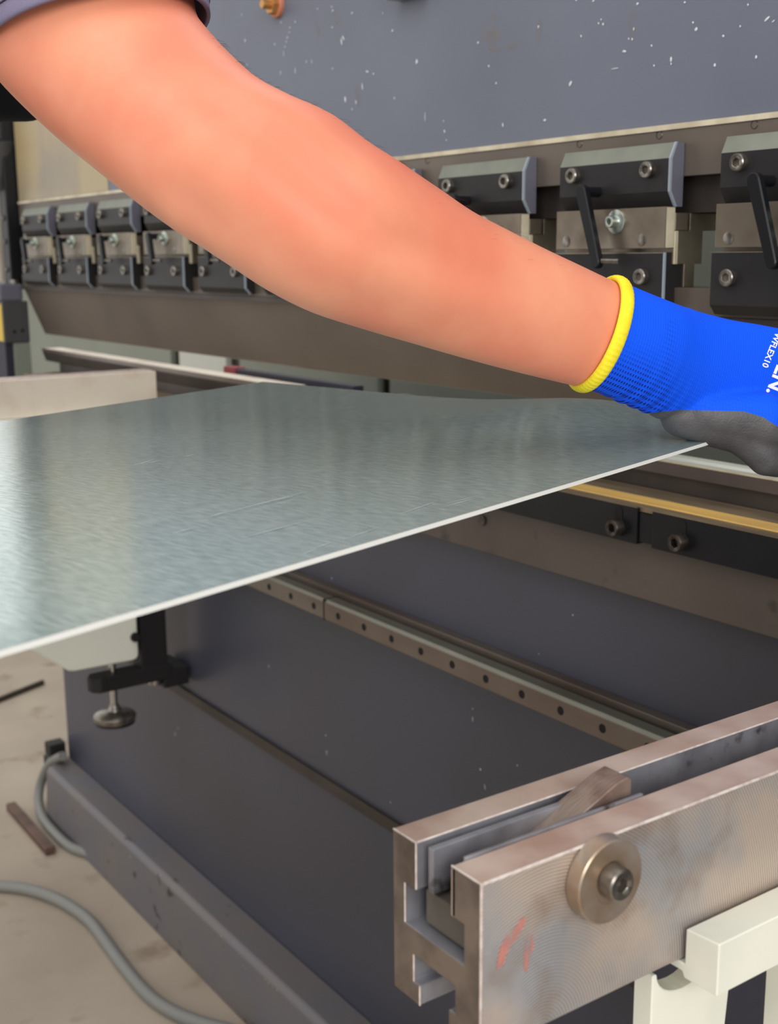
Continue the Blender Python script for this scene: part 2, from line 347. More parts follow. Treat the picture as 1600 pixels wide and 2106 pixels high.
# paint chips and smears on the ram
bm = bmesh.new()
def chip(bm, px, py, rx, rz, y, rot=0.0, n=7):
    c = on_plane_y(px, py, y); vs_ = []
    for i in range(n):
        t = 2 * PI * i / n; r = random.uniform(.65, 1.1); a, b = rx * r * math.cos(t), rz * r * math.sin(t)
        vs_.append((c.x + a * math.cos(rot) - b * math.sin(rot), c.z + a * math.sin(rot) + b * math.cos(rot)))
    A = [bm.verts.new((p[0], y, p[1])) for p in vs_]; ctr = bm.verts.new((c.x, y - 0.0004, c.z))
    for i in range(n): bm.faces.new((A[i], A[(i + 1) % n], ctr))
CH = [(857, 127, 4, 5, 0), (702, 85, 2.6, 8, .2), (706, 78, 2, 6, .6), (874, 240, 1.2, 9, 0), (1284, 106, 5, 2, -.2), (1173, 172, 3, 5, -.6),
      (1120, 247, 3.5, 2, 0), (1034, 257, 2, 4, .3), (1470, 134, 2.4, 2.4, 0), (1380, 122, 2, 4, 0), (1432, 60, 3, 2.5, .5), (1487, 74, 2.4, 2, 0),
      (1231, 48, 2, 1.8, 0), (1240, 50, 2, 2, 0), (1236, 40, 1.6, 1.6, 0), (1195, 74, 2, 2, 0), (1107, 55, 2, 2, 0), (1220, 2, 2.5, 2, 0), (1538, 10, 2, 2, 0),
      (1300, 81, 2, 2, 0), (1293, 80, 1.5, 1.5, 0), (1340, 94, 2, 2, 0), (1425, 46, 2, 1.6, 0), (1522, 54, 1.6, 1.6, 0), (1578, 38, 5, 1.6, .6), (1590, 44, 3, 1.2, .5),
      (1555, 117, 2, 2, 0), (1380, 131, 1.5, 2, 0), (1005, 136, 2, 2, 0), (1020, 171, 1.8, 2, 0), (983, 88, 2, 2.5, 0), (807, 63, 3, 2, 0), (787, 27, 1.6, 1.6, 0),
      (684, 22, 2.6, 2, 0), (682, 14, 1.6, 2, 0), (724, 27, 2.5, 2, 0), (653, 18, 2.5, 1.6, 0), (578, 46, 2, 2, 0), (607, 45, 2.6, 2, 0), (565, 91, 2, 2, 0), (504, 83, 2.4, 3, 0),
      (596, 57, 1.6, 2.6, 0), (595, 66, 1.6, 2, 0), (591, 77, 2, 2.4, 0), (589, 86, 2, 2, 0), (586, 96, 1.6, 3, 0), (583, 110, 1.2, 6, 0), (607, 145, 1.2, 9, 0), (577, 150, 1.6, 4, 0),
      (683, 56, 2, 2, 0), (684, 141, 2, 2, 0), (710, 205, 3.5, 6, .2), (755, 147, 6, 2, -.2), (768, 152, 2, 3, 0), (745, 178, 1.6, 8, .2), (732, 210, 2, 4, 0), (724, 225, 2, 2, 0),
      (811, 202, 1.6, 3, 0), (912, 249, 1.6, 2, 0), (914, 270, 2, 3, 0), (918, 288, 1.6, 2, 0), (1034, 257, 2, 3, 0), (508, 133, 2, 2, 0), (630, 127, 1.4, 3, 0), (641, 127, 1.2, 4, 0),
      (1345, 135, 1.6, 1.6, 0), (1303, 60, 1.4, 3, 0), (1311, 8, 2.6, 2, 0), (1408, 5, 2, 1.5, 0), (1185, 0, 3, 1.4, 0), (1265, 141, 8, .8, 0), (497, 30, 2.2, 2.2, 0), (540, 6, 2, 2, 0)]
PXM = 1 / 2523.0 * 1.33
for px, py, a, b, r in CH: chip(bm, px, py, a * 1.35 * PXM, b * 1.35 * PXM, 0.9215, r)
stuff(link('paint_chips', bm, 'chip_white', ram))
def smear_material():
    m = bpy.data.materials.new('smear'); m.use_nodes = True; N = m.node_tree.nodes; L = m.node_tree.links
    b = N['Principled BSDF']; b.inputs['Base Color'].default_value = lin((150, 138, 128)); b.inputs['Roughness'].default_value = 0.6
    tc = N.new('ShaderNodeTexCoord'); n = N.new('ShaderNodeTexNoise'); n.inputs['Scale'].default_value = 70; n.inputs['Detail'].default_value = 5
    L.new(tc.outputs['Object'], n.inputs['Vector']); r = N.new('ShaderNodeMapRange'); r.inputs[1].default_value = 0.38; r.inputs[2].default_value = 0.72; r.inputs[4].default_value = 0.4
    L.new(n.outputs[0], r.inputs[0]); L.new(r.outputs[0], b.inputs['Alpha']); MATS['smear'] = m
smear_material()
def marking_material():
    m = MATS['red_marking']; N = m.node_tree.nodes; L = m.node_tree.links; b = N['Principled BSDF']
    tc = N.new('ShaderNodeTexCoord'); mp = N.new('ShaderNodeMapping'); mp.inputs['Scale'].default_value = (300, 300, 90); L.new(tc.outputs['Object'], mp.inputs[0])
    n = N.new('ShaderNodeTexNoise'); n.inputs['Scale'].default_value = 1.0; n.inputs['Detail'].default_value = 5; L.new(mp.outputs[0], n.inputs['Vector'])
    r = N.new('ShaderNodeMapRange'); r.inputs[1].default_value = 0.32; r.inputs[2].default_value = 0.62; r.inputs[4].default_value = 0.75; L.new(n.outputs[0], r.inputs[0]); L.new(r.outputs[0], b.inputs['Alpha'])
marking_material()
bm = bmesh.new()
for px, py, a, b, r in [(652, 55, 8, 62, .5), (690, 30, 16, 30, .3), (1010, 62, 34, 42, 0), (1108, 70, 8, 38, -.1), (1045, 95, 60, 7, 0), (1300, 45, 14, 34, 0), (735, 195, 14, 34, .25)]:
    chip(bm, px, py, a * PXM, b * PXM, 0.9217, r, n=14)
stuff(link('paint_smears', bm, 'smear', ram))

# upper tool plate (punch) below the clamps
punch = thing('press_punch', 'long brown steel punch blade running below all the clamps', 'punch', (-1.1, 0.93, 1.087))
prof = [(0.914, 1.2165), (0.9145, 1.19), (0.949, 1.087), (0.953, 1.085), (0.957, 1.087), (0.962, 1.2165)]
bm = bmesh.new()
fs = prism(bm, prof, 'x', XL + 0.005, XR, 0.0008)
for v in bm.verts:
    if v.co.x < XL + 0.02 and v.co.z < 1.12: v.co.x += 0.022
link('blade', bm, 'steel_brown', punch)
obox('grooved_rim', 'steel_brown_dark', punch, XL + 0.01, XR, 0.910, 0.9138, 1.183, 1.190)

# punch clamps ------------------------------------------------------
PITCH = 0.2065
CL = ['punch clamp at right edge of photo, its lever cut by the frame',
      'punch clamp above the blue glove with black lever over a zinc bolt',
      'punch clamp half covered by the forearm, next left of the one above the glove',
      'punch clamp hidden behind the forearm, next to the half covered clamp',
      'punch clamp hidden behind the middle of the forearm',
      'punch clamp behind the forearm showing only its lower corner under the arm',
      'far punch clamp just emerging beneath the elbow',
      'third far punch clamp from the left end of the ram',
      'second far punch clamp from the left end of the ram',
      'leftmost far punch clamp beside the guard column']
def make_clamp(xr, top=1.309):
    c = thing('punch_clamp', '', 'clamp', (xr - 0.075, 0.91, 1.19), 'punch clamps along the ram')
    x0 = xr - 0.150
    up = [(0.9000, 1.306), (0.9000, 1.336), (0.9068, 1.3505), (0.9185, 1.3505), (0.9185, 1.292), (0.9085, 1.292)]
    bm = bmesh.new(); prism(bm, up, 'x', x0, xr - 0.0022)
    for f in bm.faces:
        pass
    o = link('upper_block', bm, ['black_block', 'bevel_grey'], c)
    for p in o.data.polygons:
        if p.normal.z > 0.2 and p.normal.y < -0.2: p.material_index = 1
    # chamfered bright rim of the end face
    rim = [(0.8998, 1.3058), (0.8998, 1.3362), (0.9067, 1.3508), (0.9090, 1.3508), (0.9024, 1.3356), (0.9024, 1.3064), (0.9108, 1.2918), (0.9083, 1.2918)]
    bm = bmesh.new(); prism(bm, rim, 'x', xr - 0.0022, xr); link('bright_rim', bm, 'edge_light', c)
    inner = [(0.9026, 1.3066), (0.9026, 1.3354), (0.9092, 1.3505), (0.9183, 1.3505), (0.9183, 1.292), (0.911, 1.292)]
    bm = bmesh.new(); prism(bm, inner, 'x', xr - 0.0021, xr - 0.0002); link('end_plate', bm, 'plastic_grey', c)
    for bx in (xr - 0.128, xr - 0.026):
        socket_bolt('bolt', (bx, 0.9, 1.3265), (0, -1, 0), 0.0078, 0.007, 'bolt_dark' if False else 'bolt_steel', c)
    obox('middle_plate', 'adapter_steel', c, x0, xr, 0.8965, 0.9085, 1.2535, 1.2918, bev=0.0006)
    for bx in (xr - 0.135, xr - 0.030):
        disc('dowel', (bx, 0.8966, 1.2615), (0, -1, 0), 0.0056, 0.0008, 'bolt_steel', c)
    ax = [(0.9085, 1.2385), (0.9085, 1.270), (0.930, 1.270), (0.930, 1.2862), (0.972, 1.2862), (0.972, 1.270), (0.949, 1.270), (0.949, 1.2385),
          (0.939, 1.2385), (0.939, 1.2166), (0.924, 1.2166), (0.924, 1.2385)]
    bm = bmesh.new(); prism(bm, ax, 'x', x0, xr, 0.0004); link('adapter_body', bm, 'adapter_steel', c)
    bm = bmesh.new(); prism(bm, [(0.9085, 1.270), (0.9085, 1.2862), (0.926, 1.2862), (0.926, 1.270)], 'x', x0, xr + 0.001, 0.0004); link('spacer', bm, 'adapter_steel', c)
    obox('end_face', 'cream_edge', c, xr, xr + 0.0006, 0.8972, 0.9080, 1.2540, 1.2912)
    bm = bmesh.new(); prism(bm, [(0.9085, 1.2385), (0.9085, 1.2695), (0.9135, 1.2695), (0.9135, 1.2385)], 'x', xr - 0.002, xr + 0.001, 0.0004); link('spacer', bm, 'cream_edge', c)
    low = [(0.8970, 1.2020), (0.8970, 1.2495), (0.9085, 1.2495), (0.9235, 1.238), (0.9235, 1.1935), (0.9045, 1.1935)]
    bm = bmesh.new(); prism(bm, low, 'x', x0 - 0.004, xr - 0.002, 0.0006); link('lower_block', bm, 'black_block', c)
    rim2 = [(0.8966, 1.2018), (0.8966, 1.2497), (0.8990, 1.2497), (0.8990, 1.2026), (0.9072, 1.1933), (0.9045, 1.1933)]
    bm = bmesh.new(); prism(bm, rim2, 'x', xr - 0.0022, xr - 0.0004); link('bright_rim', bm, 'edge_light', c)
    obox('groove_line', 'adapter_steel', c, x0 - 0.004, xr - 0.003, 0.8964, 0.8968, 1.2488, 1.2498)
    for bx in (xr - 0.132, xr - 0.028):
        socket_bolt('bolt', (bx, 0.897, 1.2268), (0, -1, 0), 0.0078, 0.006, 'bolt_steel', c)
    # zinc centre bolt on its washer
    o = disc('washer', (xr - 0.064, 0.8965, 1.2795), (0, -1, 0), 0.0115, 0.0022, 'zinc_bolt', c)
    w_ = socket_bolt('zinc_bolt', (xr - 0.064, 0.8943, 1.2795), (0, -1, 0), 0.0060, 0.009, 'zinc_bolt', c)
    # clamping lever
    px0, pz0, px1, pz1 = (xr - 0.094, top, xr - 0.071, 1.240) if top > 1.3 else (xr - 0.088, top, xr - 0.078, 1.242)
    d = Vector((px1 - px0, 0, pz1 - pz0)); Ln = d.length; d.normalize(); nrm = Vector((-d.z, 0, d.x))
    pts = []
    for i in range(9):
        t = PI / 2 + PI * i / 8; pts.append((px0 + 0.0068 * (math.cos(t) * d.x + math.sin(t) * nrm.x), pz0 + 0.0068 * (math.cos(t) * d.z + math.sin(t) * nrm.z)))
    for i in range(7):
        t = -PI / 2 + PI * i / 6; pts.append((px1 + 0.0056 * (math.cos(t) * d.x + math.sin(t) * nrm.x), pz1 + 0.0056 * (math.cos(t) * d.z + math.sin(t) * nrm.z)))
    bm = bmesh.new(); prism(bm, pts, 'y', 0.8745, 0.8825, 0.0012); lv = link('lever', bm, 'black_steel', c)
    bm = bmesh.new(); tube_bm(bm, [(px0, 0.8825, pz0), (px0, 0.8999, pz0)], 0.005, 12); link('pivot', bm, 'black_steel', c, smooth=40)

    bm = bmesh.new(); tube_bm(bm, [(px1 + 0.006, 0.879, pz1 + 0.002), (px1 + 0.026, 0.882, pz1 + 0.0015)], 0.0026, 12); link('lever_pin', bm, 'bolt_steel', lv, smooth=40)
    return c
def dup(root, dx, label):
    r = root.copy(); COL.objects.link(r); r.location = root.location + Vector((dx, 0, 0)); r['label'] = label
    for ch in list(root.children):
        k_ = ch.copy(); COL.objects.link(k_); k_.parent = r
        k_.matrix_parent_inverse = ch.matrix_parent_inverse.copy()
        for g in ch.children:
            g_ = g.copy(); COL.objects.link(g_); g_.parent = k_; g_.matrix_parent_inverse = g.matrix_parent_inverse.copy()
    return r
base_x = -0.819
c0 = make_clamp(base_x); c0['label'] = CL[1]
c6 = make_clamp(base_x - 5 * PITCH, 1.283); c6['label'] = CL[6]
for k_i in range(10):
    if k_i in (1, 6): continue
    if k_i < 5: dup(c0, (1 - k_i) * PITCH + (0.003 if k_i == 0 else 0), CL[k_i])
    else: dup(c6, (6 - k_i) * PITCH, CL[k_i])

# ================================================================== PRESS BRAKE: BED
bed = thing('press_brake_bed', 'blue-grey painted, shade-darkened lower bed and base of the press brake standing on the floor', 'machine bed', (-1.1, 1.0, 0.0))
BL = -2.565
obox('upper_panel', 'paint_blue_grey_shaded', bed, BL, XR, 0.899, 0.955, 0.49, 0.908, bev=0.001)
obox('seam_gap', 'hole_black', bed, BL, XR, 0.8985, 0.91, 0.9075, 0.913)  # black strip forming the seam below the table plate
obox('table_plate', 'plate_brown', bed, BL - 0.02, XR, 0.880, 0.985, 0.913, 1.008, bev=0.001)
obox('lower_panel', 'paint_blue_grey_shaded', bed, BL, XR, 0.905, 0.98, 0.0, 0.474, bev=0.001)
obox('lower_rail', 'steel_brown_dark', bed, BL + 0.2, XR, 0.893, 0.93, 0.4745, 0.4925, bev=0.002)
obox('left_side_frame', 'paint_blue_grey_shaded', bed, BL, BL + 0.05, 0.98, 1.6, 0.02, 0.9, bev=0.001)
# base: long chamfered plinth
bm = bmesh.new(); prism(bm, [(0.845, 0.0), (0.842, 0.128), (0.850, 0.138), (0.9055, 0.138), (0.9055, 0.0)], 'x', BL - 0.005, XR, 0.002)
for v in bm.verts:
    if v.co.x < BL and v.co.y < 0.87 and v.co.z > .1: v.co.x += 0.03
link('base_plinth', bm, 'paint_base', bed)
obox('table_flange', 'bed_top_steel', bed, BL - 0.02, XR, 0.869, 0.947, 1.0035, 1.0088, bev=0.0006)
bm = bmesh.new(); prism(bm, [(0.8802, 1.0086), (0.8806, 1.0098), (0.9050, 1.0098), (0.9055, 1.0088)], 'x', -1.85, XR); link('yellow_strip', bm, 'yellow_strip', bed)
obox('die_seat', 'steel_brown_dark', bed, BL - 0.02, XR, 0.949, 0.985, 1.0085, 1.0265)
bm = bmesh.new()
for px, py, a, b, r in [(360, 1510, 2, 14, -.15), (366, 1497, 2, 5, 0), (1178, 1265, 2, 2, 0), (1100, 1374, 4, 2, 0), (1088, 1368, 8, 1, -.4), (988, 1582, 3, 3, 0), (972, 1478, 1.5, 8, 0), (672, 1548, 1.5, 9, 0),
                       (670, 1512, 2, 3, 0), (803, 1650, 2, 3, 0), (1064, 1574, 2, 2, 0), (1016, 1346, 1.5, 1.5, 0), (1108, 1345, 1.5, 1.5, 0), (997, 1618, 1.5, 8, .3), (972, 1458, 2, 2, 0), (682, 1190, 1.2, 5, 0), (553, 1370, 1.2, 8, 0)]:
    chip(bm, px, py, a * PXM, b * PXM, 0.8985 if (py < 1700 and px > 500) else 0.9044, r)
stuff(link('paint_chips', bm, 'chip_white', bed))
bm = bmesh.new()
for i, (px, py) in enumerate([(500, 1985), (512, 1990), (545, 2015), (552, 2022), (560, 2030), (570, 2036), (505, 1992), (455, 1925), (170, 1660), (155, 1645), (268, 1762), (292, 1770), (330, 1800)]):
    chip(bm, px, py, random.uniform(1.5, 4) * PXM, random.uniform(1.5, 4) * PXM, 0.8415, random.uniform(-.6, .6))
stuff(link('paint_chips', bm, 'cream_edge', bed))

# guide rail with bolt holes
rail = thing('guide_rail', 'long steel linear rail with a row of bolt holes across the dark front panel', 'rail', (-1.0, 0.88, 0.757))
bm = bmesh.new(); prism(bm, [(0.860, 0.759), (0.860, 0.783), (0.864, 0.787), (0.8985, 0.787), (0.8985, 0.757), (0.864, 0.757)], 'x', BL + 0.25, XR, 0.0006)
o = link('rail_bar', bm, ['rail_steel', 'rail_top'], rail)
for p in o.data.polygons:
    if p.normal.z > 0.6: p.material_index = 1
obox('top_groove', 'steel_brown_dark', rail, BL + 0.25, XR, 0.8785, 0.8835, 0.7868, 0.7873)
obox('backing_strip', 'rail_steel', rail, BL + 0.25, XR, 0.8850, 0.8988, 0.7870, 0.7935, bev=0.001)
hx = -0.847 + 0.0625 * 10
hole0 = None
while hx > BL + 0.3:
    if hole0 is None:
        bm = bmesh.new(); lathe(bm, [(0.0050, 0.0), (0.0046, 0.0005), (0.0040, 0.0004), (0.0, 0.0003)], (0, 0, 0), (0, -1, 0), 20)
        hole0 = link('bolt_hole', bm, 'hole_black', None)
        o = hole0
    else:
        o = hole0.copy(); COL.objects.link(o)
    o.parent = rail; o.matrix_parent_inverse = Matrix.Translation(-rail.location); o.location = (hx, 0.860, 0.7715)
    hx -= 0.0625
# joint between two rail lengths
jx = on_plane_y(668, 1228, 0.862).x
obox('rail_joint', 'hole_black', rail, jx - 0.001, jx + 0.001, 0.8595, 0.885, 0.7575, 0.7874)

# black die clamping rails
def black_rail(x0, x1, bolts, label):
    t = thing('die_clamp_rail', label, 'clamp rail', ((x0 + x1) / 2, 0.87, 0.972), 'black clamp rails on the table front')
    obox('rail_bar', 'black_steel', t, x0, x1, 0.8655, 0.8798, 0.9715, 1.0075, bev=0.0008)
    obox('top_edge', 'bed_top_steel', t, x0 + 0.001, x1 - 0.001, 0.8652, 0.8785, 1.0075, 1.0084)
    for bx in bolts:
        bm = bmesh.new()
        pts = [(bx + 0.0048 * math.cos(a), 1.0005 + 0.0048 * math.sin(a)) for a in [PI * i / 8 for i in range(9)]] + [(bx - 0.0048, 0.988), (bx + 0.0048, 0.988)]
        prism(bm, pts, 'y', 0.8648, 0.8656); link('slot', bm, 'hole_black', t)
        socket_bolt('bolt', (bx, 0.8655, 0.9845), (0, -1, 0), 0.0088, 0.0105, 'bolt_dark', t, 28)
    return t
black_rail(-1.085, -0.8135, (-0.838, -1.05), 'shorter black clamping rail left of the joint below the gloved hand')
black_rail(-0.7945, 0.44, (-0.757, -0.45, -0.15), 'longer black clamping rail right of the joint, leaving the frame at right')
black_rail(-2.58, -1.125, (-1.2, -1.6, -2.0, -2.4), 'far black clamping rail hidden below the sheet')
t = tag(obox('joint_block', 'black_steel', None, -0.8125, -0.7955, 0.8675, 0.8799, 0.974, 1.003), 'small black filler block in the gap between the two clamping rails', 'block')
rb = on_plane_y(992, 1070, 0.879)
tag(disc('recessed_screw', rb - Vector((0, 0, 0)), (0, -1, 0), 0.006, 0.0015, 'bolt_dark', None), 'small dark screw in the table plate just under the sheet edge', 'screw')

# die --------------------------------------------------------------
die = thing('lower_die', 'brown steel lower die with pale top lying along the machine table', 'die', (-1.1, 0.965, 1.0266))
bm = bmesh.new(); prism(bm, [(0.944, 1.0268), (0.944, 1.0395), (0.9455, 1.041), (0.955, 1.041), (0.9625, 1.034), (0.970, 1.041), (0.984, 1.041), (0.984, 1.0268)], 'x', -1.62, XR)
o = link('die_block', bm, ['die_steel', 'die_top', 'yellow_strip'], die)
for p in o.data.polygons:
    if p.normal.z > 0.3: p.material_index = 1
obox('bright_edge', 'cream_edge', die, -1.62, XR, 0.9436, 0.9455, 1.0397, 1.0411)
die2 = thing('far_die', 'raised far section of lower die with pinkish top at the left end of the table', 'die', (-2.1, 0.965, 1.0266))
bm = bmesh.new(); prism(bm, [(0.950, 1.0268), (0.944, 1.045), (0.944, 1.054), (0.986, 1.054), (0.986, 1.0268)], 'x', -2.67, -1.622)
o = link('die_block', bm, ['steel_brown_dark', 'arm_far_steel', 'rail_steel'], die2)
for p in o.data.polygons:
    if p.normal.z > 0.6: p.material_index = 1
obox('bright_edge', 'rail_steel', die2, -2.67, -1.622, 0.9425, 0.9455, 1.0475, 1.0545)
p_ = CAM
far_tool = thing('clamp_lever_tool', 'dark tool lying on the table under the far punch with a red end', 'tool', (-1.75, 0.99, 1.045))
obox('tool_body', 'navy', far_tool, -1.86, -1.50, 0.99, 1.01, 1.044, 1.062, bev=0.003)
obox('red_end', 'red_part', far_tool, -1.905, -1.861, 0.99, 1.01, 1.05, 1.064, bev=0.003)
tag(obox('gauge_block', 'guard_grey', None, -1.40, -1.24, 0.988, 1.01, 1.0412, 1.058, bev=0.002), 'small grey gauge block behind the sheet under the punch', 'block')

# rear guard panels seen through the gap
gp = thing('rear_guard', 'grey-green sheet metal guard behind the machine gap', 'guard', (-2.4, 1.62, 0.0))
for i, (a, b, m) in enumerate([(-5.2, -3.46, 'guard_grey'), (-3.40, -3.10, 'wall_light'), (-3.02, -2.35, 'guard_grey'), (-2.3, -1.2, 'guard_grey'), (-1.15, 0.4, 'wall_green')]):
    obox('guard_panel', m, gp, a, b, 1.62, 1.64, 0.0, 1.6, bev=0.002)
obox('guard_frame', 'steel_brown_dark', gp, -5.2, 0.4, 1.642, 1.66, 0.0, 1.58)

# ================================================================== LEFT GUARD COLUMN
gc = thing('guard_column', 'dark guard column with chrome rod and yellow label at the left end of the ram', 'column', (-2.74, 0.88, 0.0))
def cyl(name, m, par, p0, p1, r, seg=20):
    bm = bmesh.new(); tube_bm(bm, [p0, p1], r, seg); return link(name, bm, m, par, smooth=40)
cyl('upper_sleeve', 'dark_plastic', gc, (-2.745, 0.9, 1.415), (-2.72, 0.9, 1.50), 0.030)
cyl('upper_cap', 'black_matte', gc, (-2.745, 0.9, 1.395), (-2.745, 0.9, 1.415), 0.034)
cyl('top_tube', 'dark_plastic', gc, (-2.73, 0.9, 1.50), (-2.73, 0.9, 1.9), 0.024)
cyl('chrome_rod', 'arm_far_steel', gc, (-2.785, 0.895, 1.20), (-2.785, 0.895, 1.40), 0.0125)
obox('black_rail', 'black_steel', gc, -2.745, -2.70, 0.895, 0.93, 1.19, 1.95, bev=0.003)
for z in (1.225, 1.285, 1.335): disc('bolt', (-2.722, 0.895, z), (0, -1, 0), 0.006, 0.003, 'bolt_dark', gc)
obox('grey_head', 'plastic_grey', gc, -2.79, -2.685, 0.862, 0.914, 1.158, 1.195, bev=0.006)
for x, yy_ in ((-2.745, .868), (-2.70, .900)): disc('bolt', (x, yy_, 1.195), (0, 0, 1), 0.009, 0.008, 'bolt_steel', gc)
obox('sensor_box', 'dark_plastic', gc, -2.90, -2.682, 0.8655, 0.922, 1.068, 1.158, bev=0.003)
obox('yellow_label', 'label_yellow', gc, -2.89, -2.688, 0.8645, 0.8654, 1.072, 1.152)
obox('navy_box', 'navy', gc, -2.90, -2.690, 0.868, 0.885, 0.958, 1.0675, bev=0.002)
obox('pale_plate', 'guard_grey', gc, -2.90, -2.684, 0.8855, 0.922, 0.958, 1.0675, bev=0.002)
obox('column_foot', 'dark_plastic', gc, -2.80, -2.586, 0.905, 0.925, 0.925, 0.9575, bev=0.003)
disc('pin_hole', (-2.6819, 0.888, 1.092), (1, 0, 0), 0.004, 0.0005, 'hole_black', gc)
disc('pin_hole', (-2.6819, 0.906, 1.094), (1, 0, 0), 0.004, 0.0005, 'hole_black', gc)

# ================================================================== SUPPORT ARMS
# near arm: double T-slot bar along y
YE, YB = 0.295, 0.878
armp = [(-0.4195, 0.9175), (-0.4195, 0.9965), (-0.4020, 0.9965), (-0.4020, 0.9735), (-0.4110, 0.9735), (-0.4110, 0.9540), (-0.3680, 0.9540), (-0.3680, 0.9730),
        (-0.3765, 0.9730), (-0.3765, 0.9965), (-0.3565, 0.9965), (-0.3565, 0.9175), (-0.3785, 0.9175), (-0.3785, 0.9275), (-0.3740, 0.9275), (-0.3740, 0.9410), (-0.4045, 0.9410), (-0.4045, 0.9275), (-0.4000, 0.9275), (-0.4000, 0.9175)]
sa = thing('sheet_support', 'near ground-steel sheet support arm with T-slots and round roller in the right foreground', 'support arm', (-0.388, 0.55, 0.9175))
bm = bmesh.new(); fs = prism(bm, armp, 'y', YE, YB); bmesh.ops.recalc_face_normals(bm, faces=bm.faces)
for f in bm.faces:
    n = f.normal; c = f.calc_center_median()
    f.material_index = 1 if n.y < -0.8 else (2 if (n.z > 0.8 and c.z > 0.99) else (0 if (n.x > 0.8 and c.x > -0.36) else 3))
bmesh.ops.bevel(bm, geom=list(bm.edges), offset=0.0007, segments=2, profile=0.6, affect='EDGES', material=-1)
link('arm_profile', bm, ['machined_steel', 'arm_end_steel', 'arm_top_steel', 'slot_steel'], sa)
# pale strips along the arm edges (chamfers)
def strip(name, m, par, p0, p1, r):
    bm = bmesh.new(); tube_bm(bm, [p0, p1], r, 6); return link(name, bm, m, par, smooth=60)
strip('pale_edge', 'edge_bright', sa, (-0.35665, YE + 0.001, 0.99635), (-0.35665, YB, 0.99635), 0.00075)
strip('pale_edge', 'edge_bright', sa, (-0.4022, YE + 0.001, 0.9963), (-0.4022, YB, 0.9963), 0.0005)
strip('pale_edge', 'edge_bright', sa, (-0.3568, YE + 0.0003, 0.996), (-0.3568, YE + 0.0003, 0.918), 0.0007)
strip('pale_edge', 'edge_bright', sa, (-0.4022, YE + 0.0003, 0.996), (-0.4022, YE + 0.0003, 0.974), 0.0005)
strip('pale_edge', 'edge_bright', sa, (-0.3766, YE + 0.0003, 0.9963), (-0.3568, YE + 0.0003, 0.9963), 0.0005)
strip('pale_edge', 'edge_bright', sa, (-0.4192, YE + 0.0003, 0.9963), (-0.4022, YE + 0.0003, 0.9963), 0.0005)
strip('pale_edge', 'edge_bright', sa, (-0.3998, YE + 0.0003, 0.9275), (-0.3998, YE + 0.0003, 0.9178), 0.0005)
strip('pale_edge', 'edge_bright', sa, (-0.4108, YE + 0.0003, 0.9735), (-0.4108, YE + 0.0003, 0.9542), 0.0004)
strip('pale_edge', 'edge_bright', sa, (-0.4043, YE + 0.0003, 0.9410), (-0.4043, YE + 0.0003, 0.9277), 0.0004)
obox('liner_strip', 'slot_steel', sa, -0.3968, -0.3932, YE + 0.003, YE + 0.116, 0.9745, 0.9958, bev=0.0005)
obox('liner_strip', 'arm_top_steel', sa, -0.3765, -0.3742, YE + 0.0, YE + 0.001, 0.9735, 0.9955)
obox('slot_bar', 'bar_grey', sa, -0.4025, -0.3695, YE + 0.006, YB - 0.02, 0.9560, 0.9722, bev=0.0006)
obox('lip_strip', 'slot_steel', sa, -0.3785, -0.3767, YE + 0.008, YE + 0.116, 0.990, 0.9975, bev=0.0004)
# flip-up stop finger in the slot
bm = bmesh.new()
fy0, fy1 = 0.330, 0.4065
prism(bm, [(fy0, 0.9735), (fy0 + 0.006, 0.981), (fy1 - 0.010, 1.0050), (fy1 - 0.002, 1.0065), (fy1, 1.005), (fy1, 0.9735)], 'x', -0.3965, -0.3800, 0.0005)
link('stop_finger', bm, 'finger_steel', sa)
# roller and its socket screw
rp = Vector((-0.3565, 0.3615, 0.9800))
bm = bmesh.new(); lathe(bm, [(0.0188, 0), (0.0195, 0.0006), (0.0195, 0.0080), (0.0188, 0.0086), (0.0100, 0.0086), (0.0096, 0.0082), (0, 0.0082)], rp, (1, 0, 0), 64)
link('roller', bm, 'roller_steel', sa, smooth=35)
bm = bmesh.new(); lathe(bm, [(0.0080, 0.0), (0.0080, 0.0030), (0.0074, 0.0085), (0.0066, 0.0092), (0.0036, 0.0092), (0.0034, 0.0088), (0.0034, 0.005), (0, 0.0045)], rp + Vector((0.0068, -0.0005, 0.0016)), (1, 0, 0), 48, hexfrom=5)
link('socket_screw', bm, 'bolt_steel', sa, smooth=35)
# red marker strokes on the side face
bm = bmesh.new()
def side_poly(bm, pts, x=-0.3563):
    V = []
    for px, py in pts:
        d = cp(px, py, 1) - CAM; P = CAM + d * ((x - CAM.x) / d.x); V.append(bm.verts.new(P))
    bm.faces.new(V)
side_poly(bm, [(1020, 1995), (1028, 1950), (1040, 1925), (1062, 1905), (1074, 1886), (1082, 1888), (1078, 1905), (1066, 1925), (1052, 1945), (1040, 1965), (1036, 1985)])
side_poly(bm, [(1076, 1995), (1078, 1950), (1086, 1920), (1096, 1922), (1098, 1945), (1090, 1975), (1084, 2002)])
stuff(link('red_marking', bm, 'red_marking', sa))

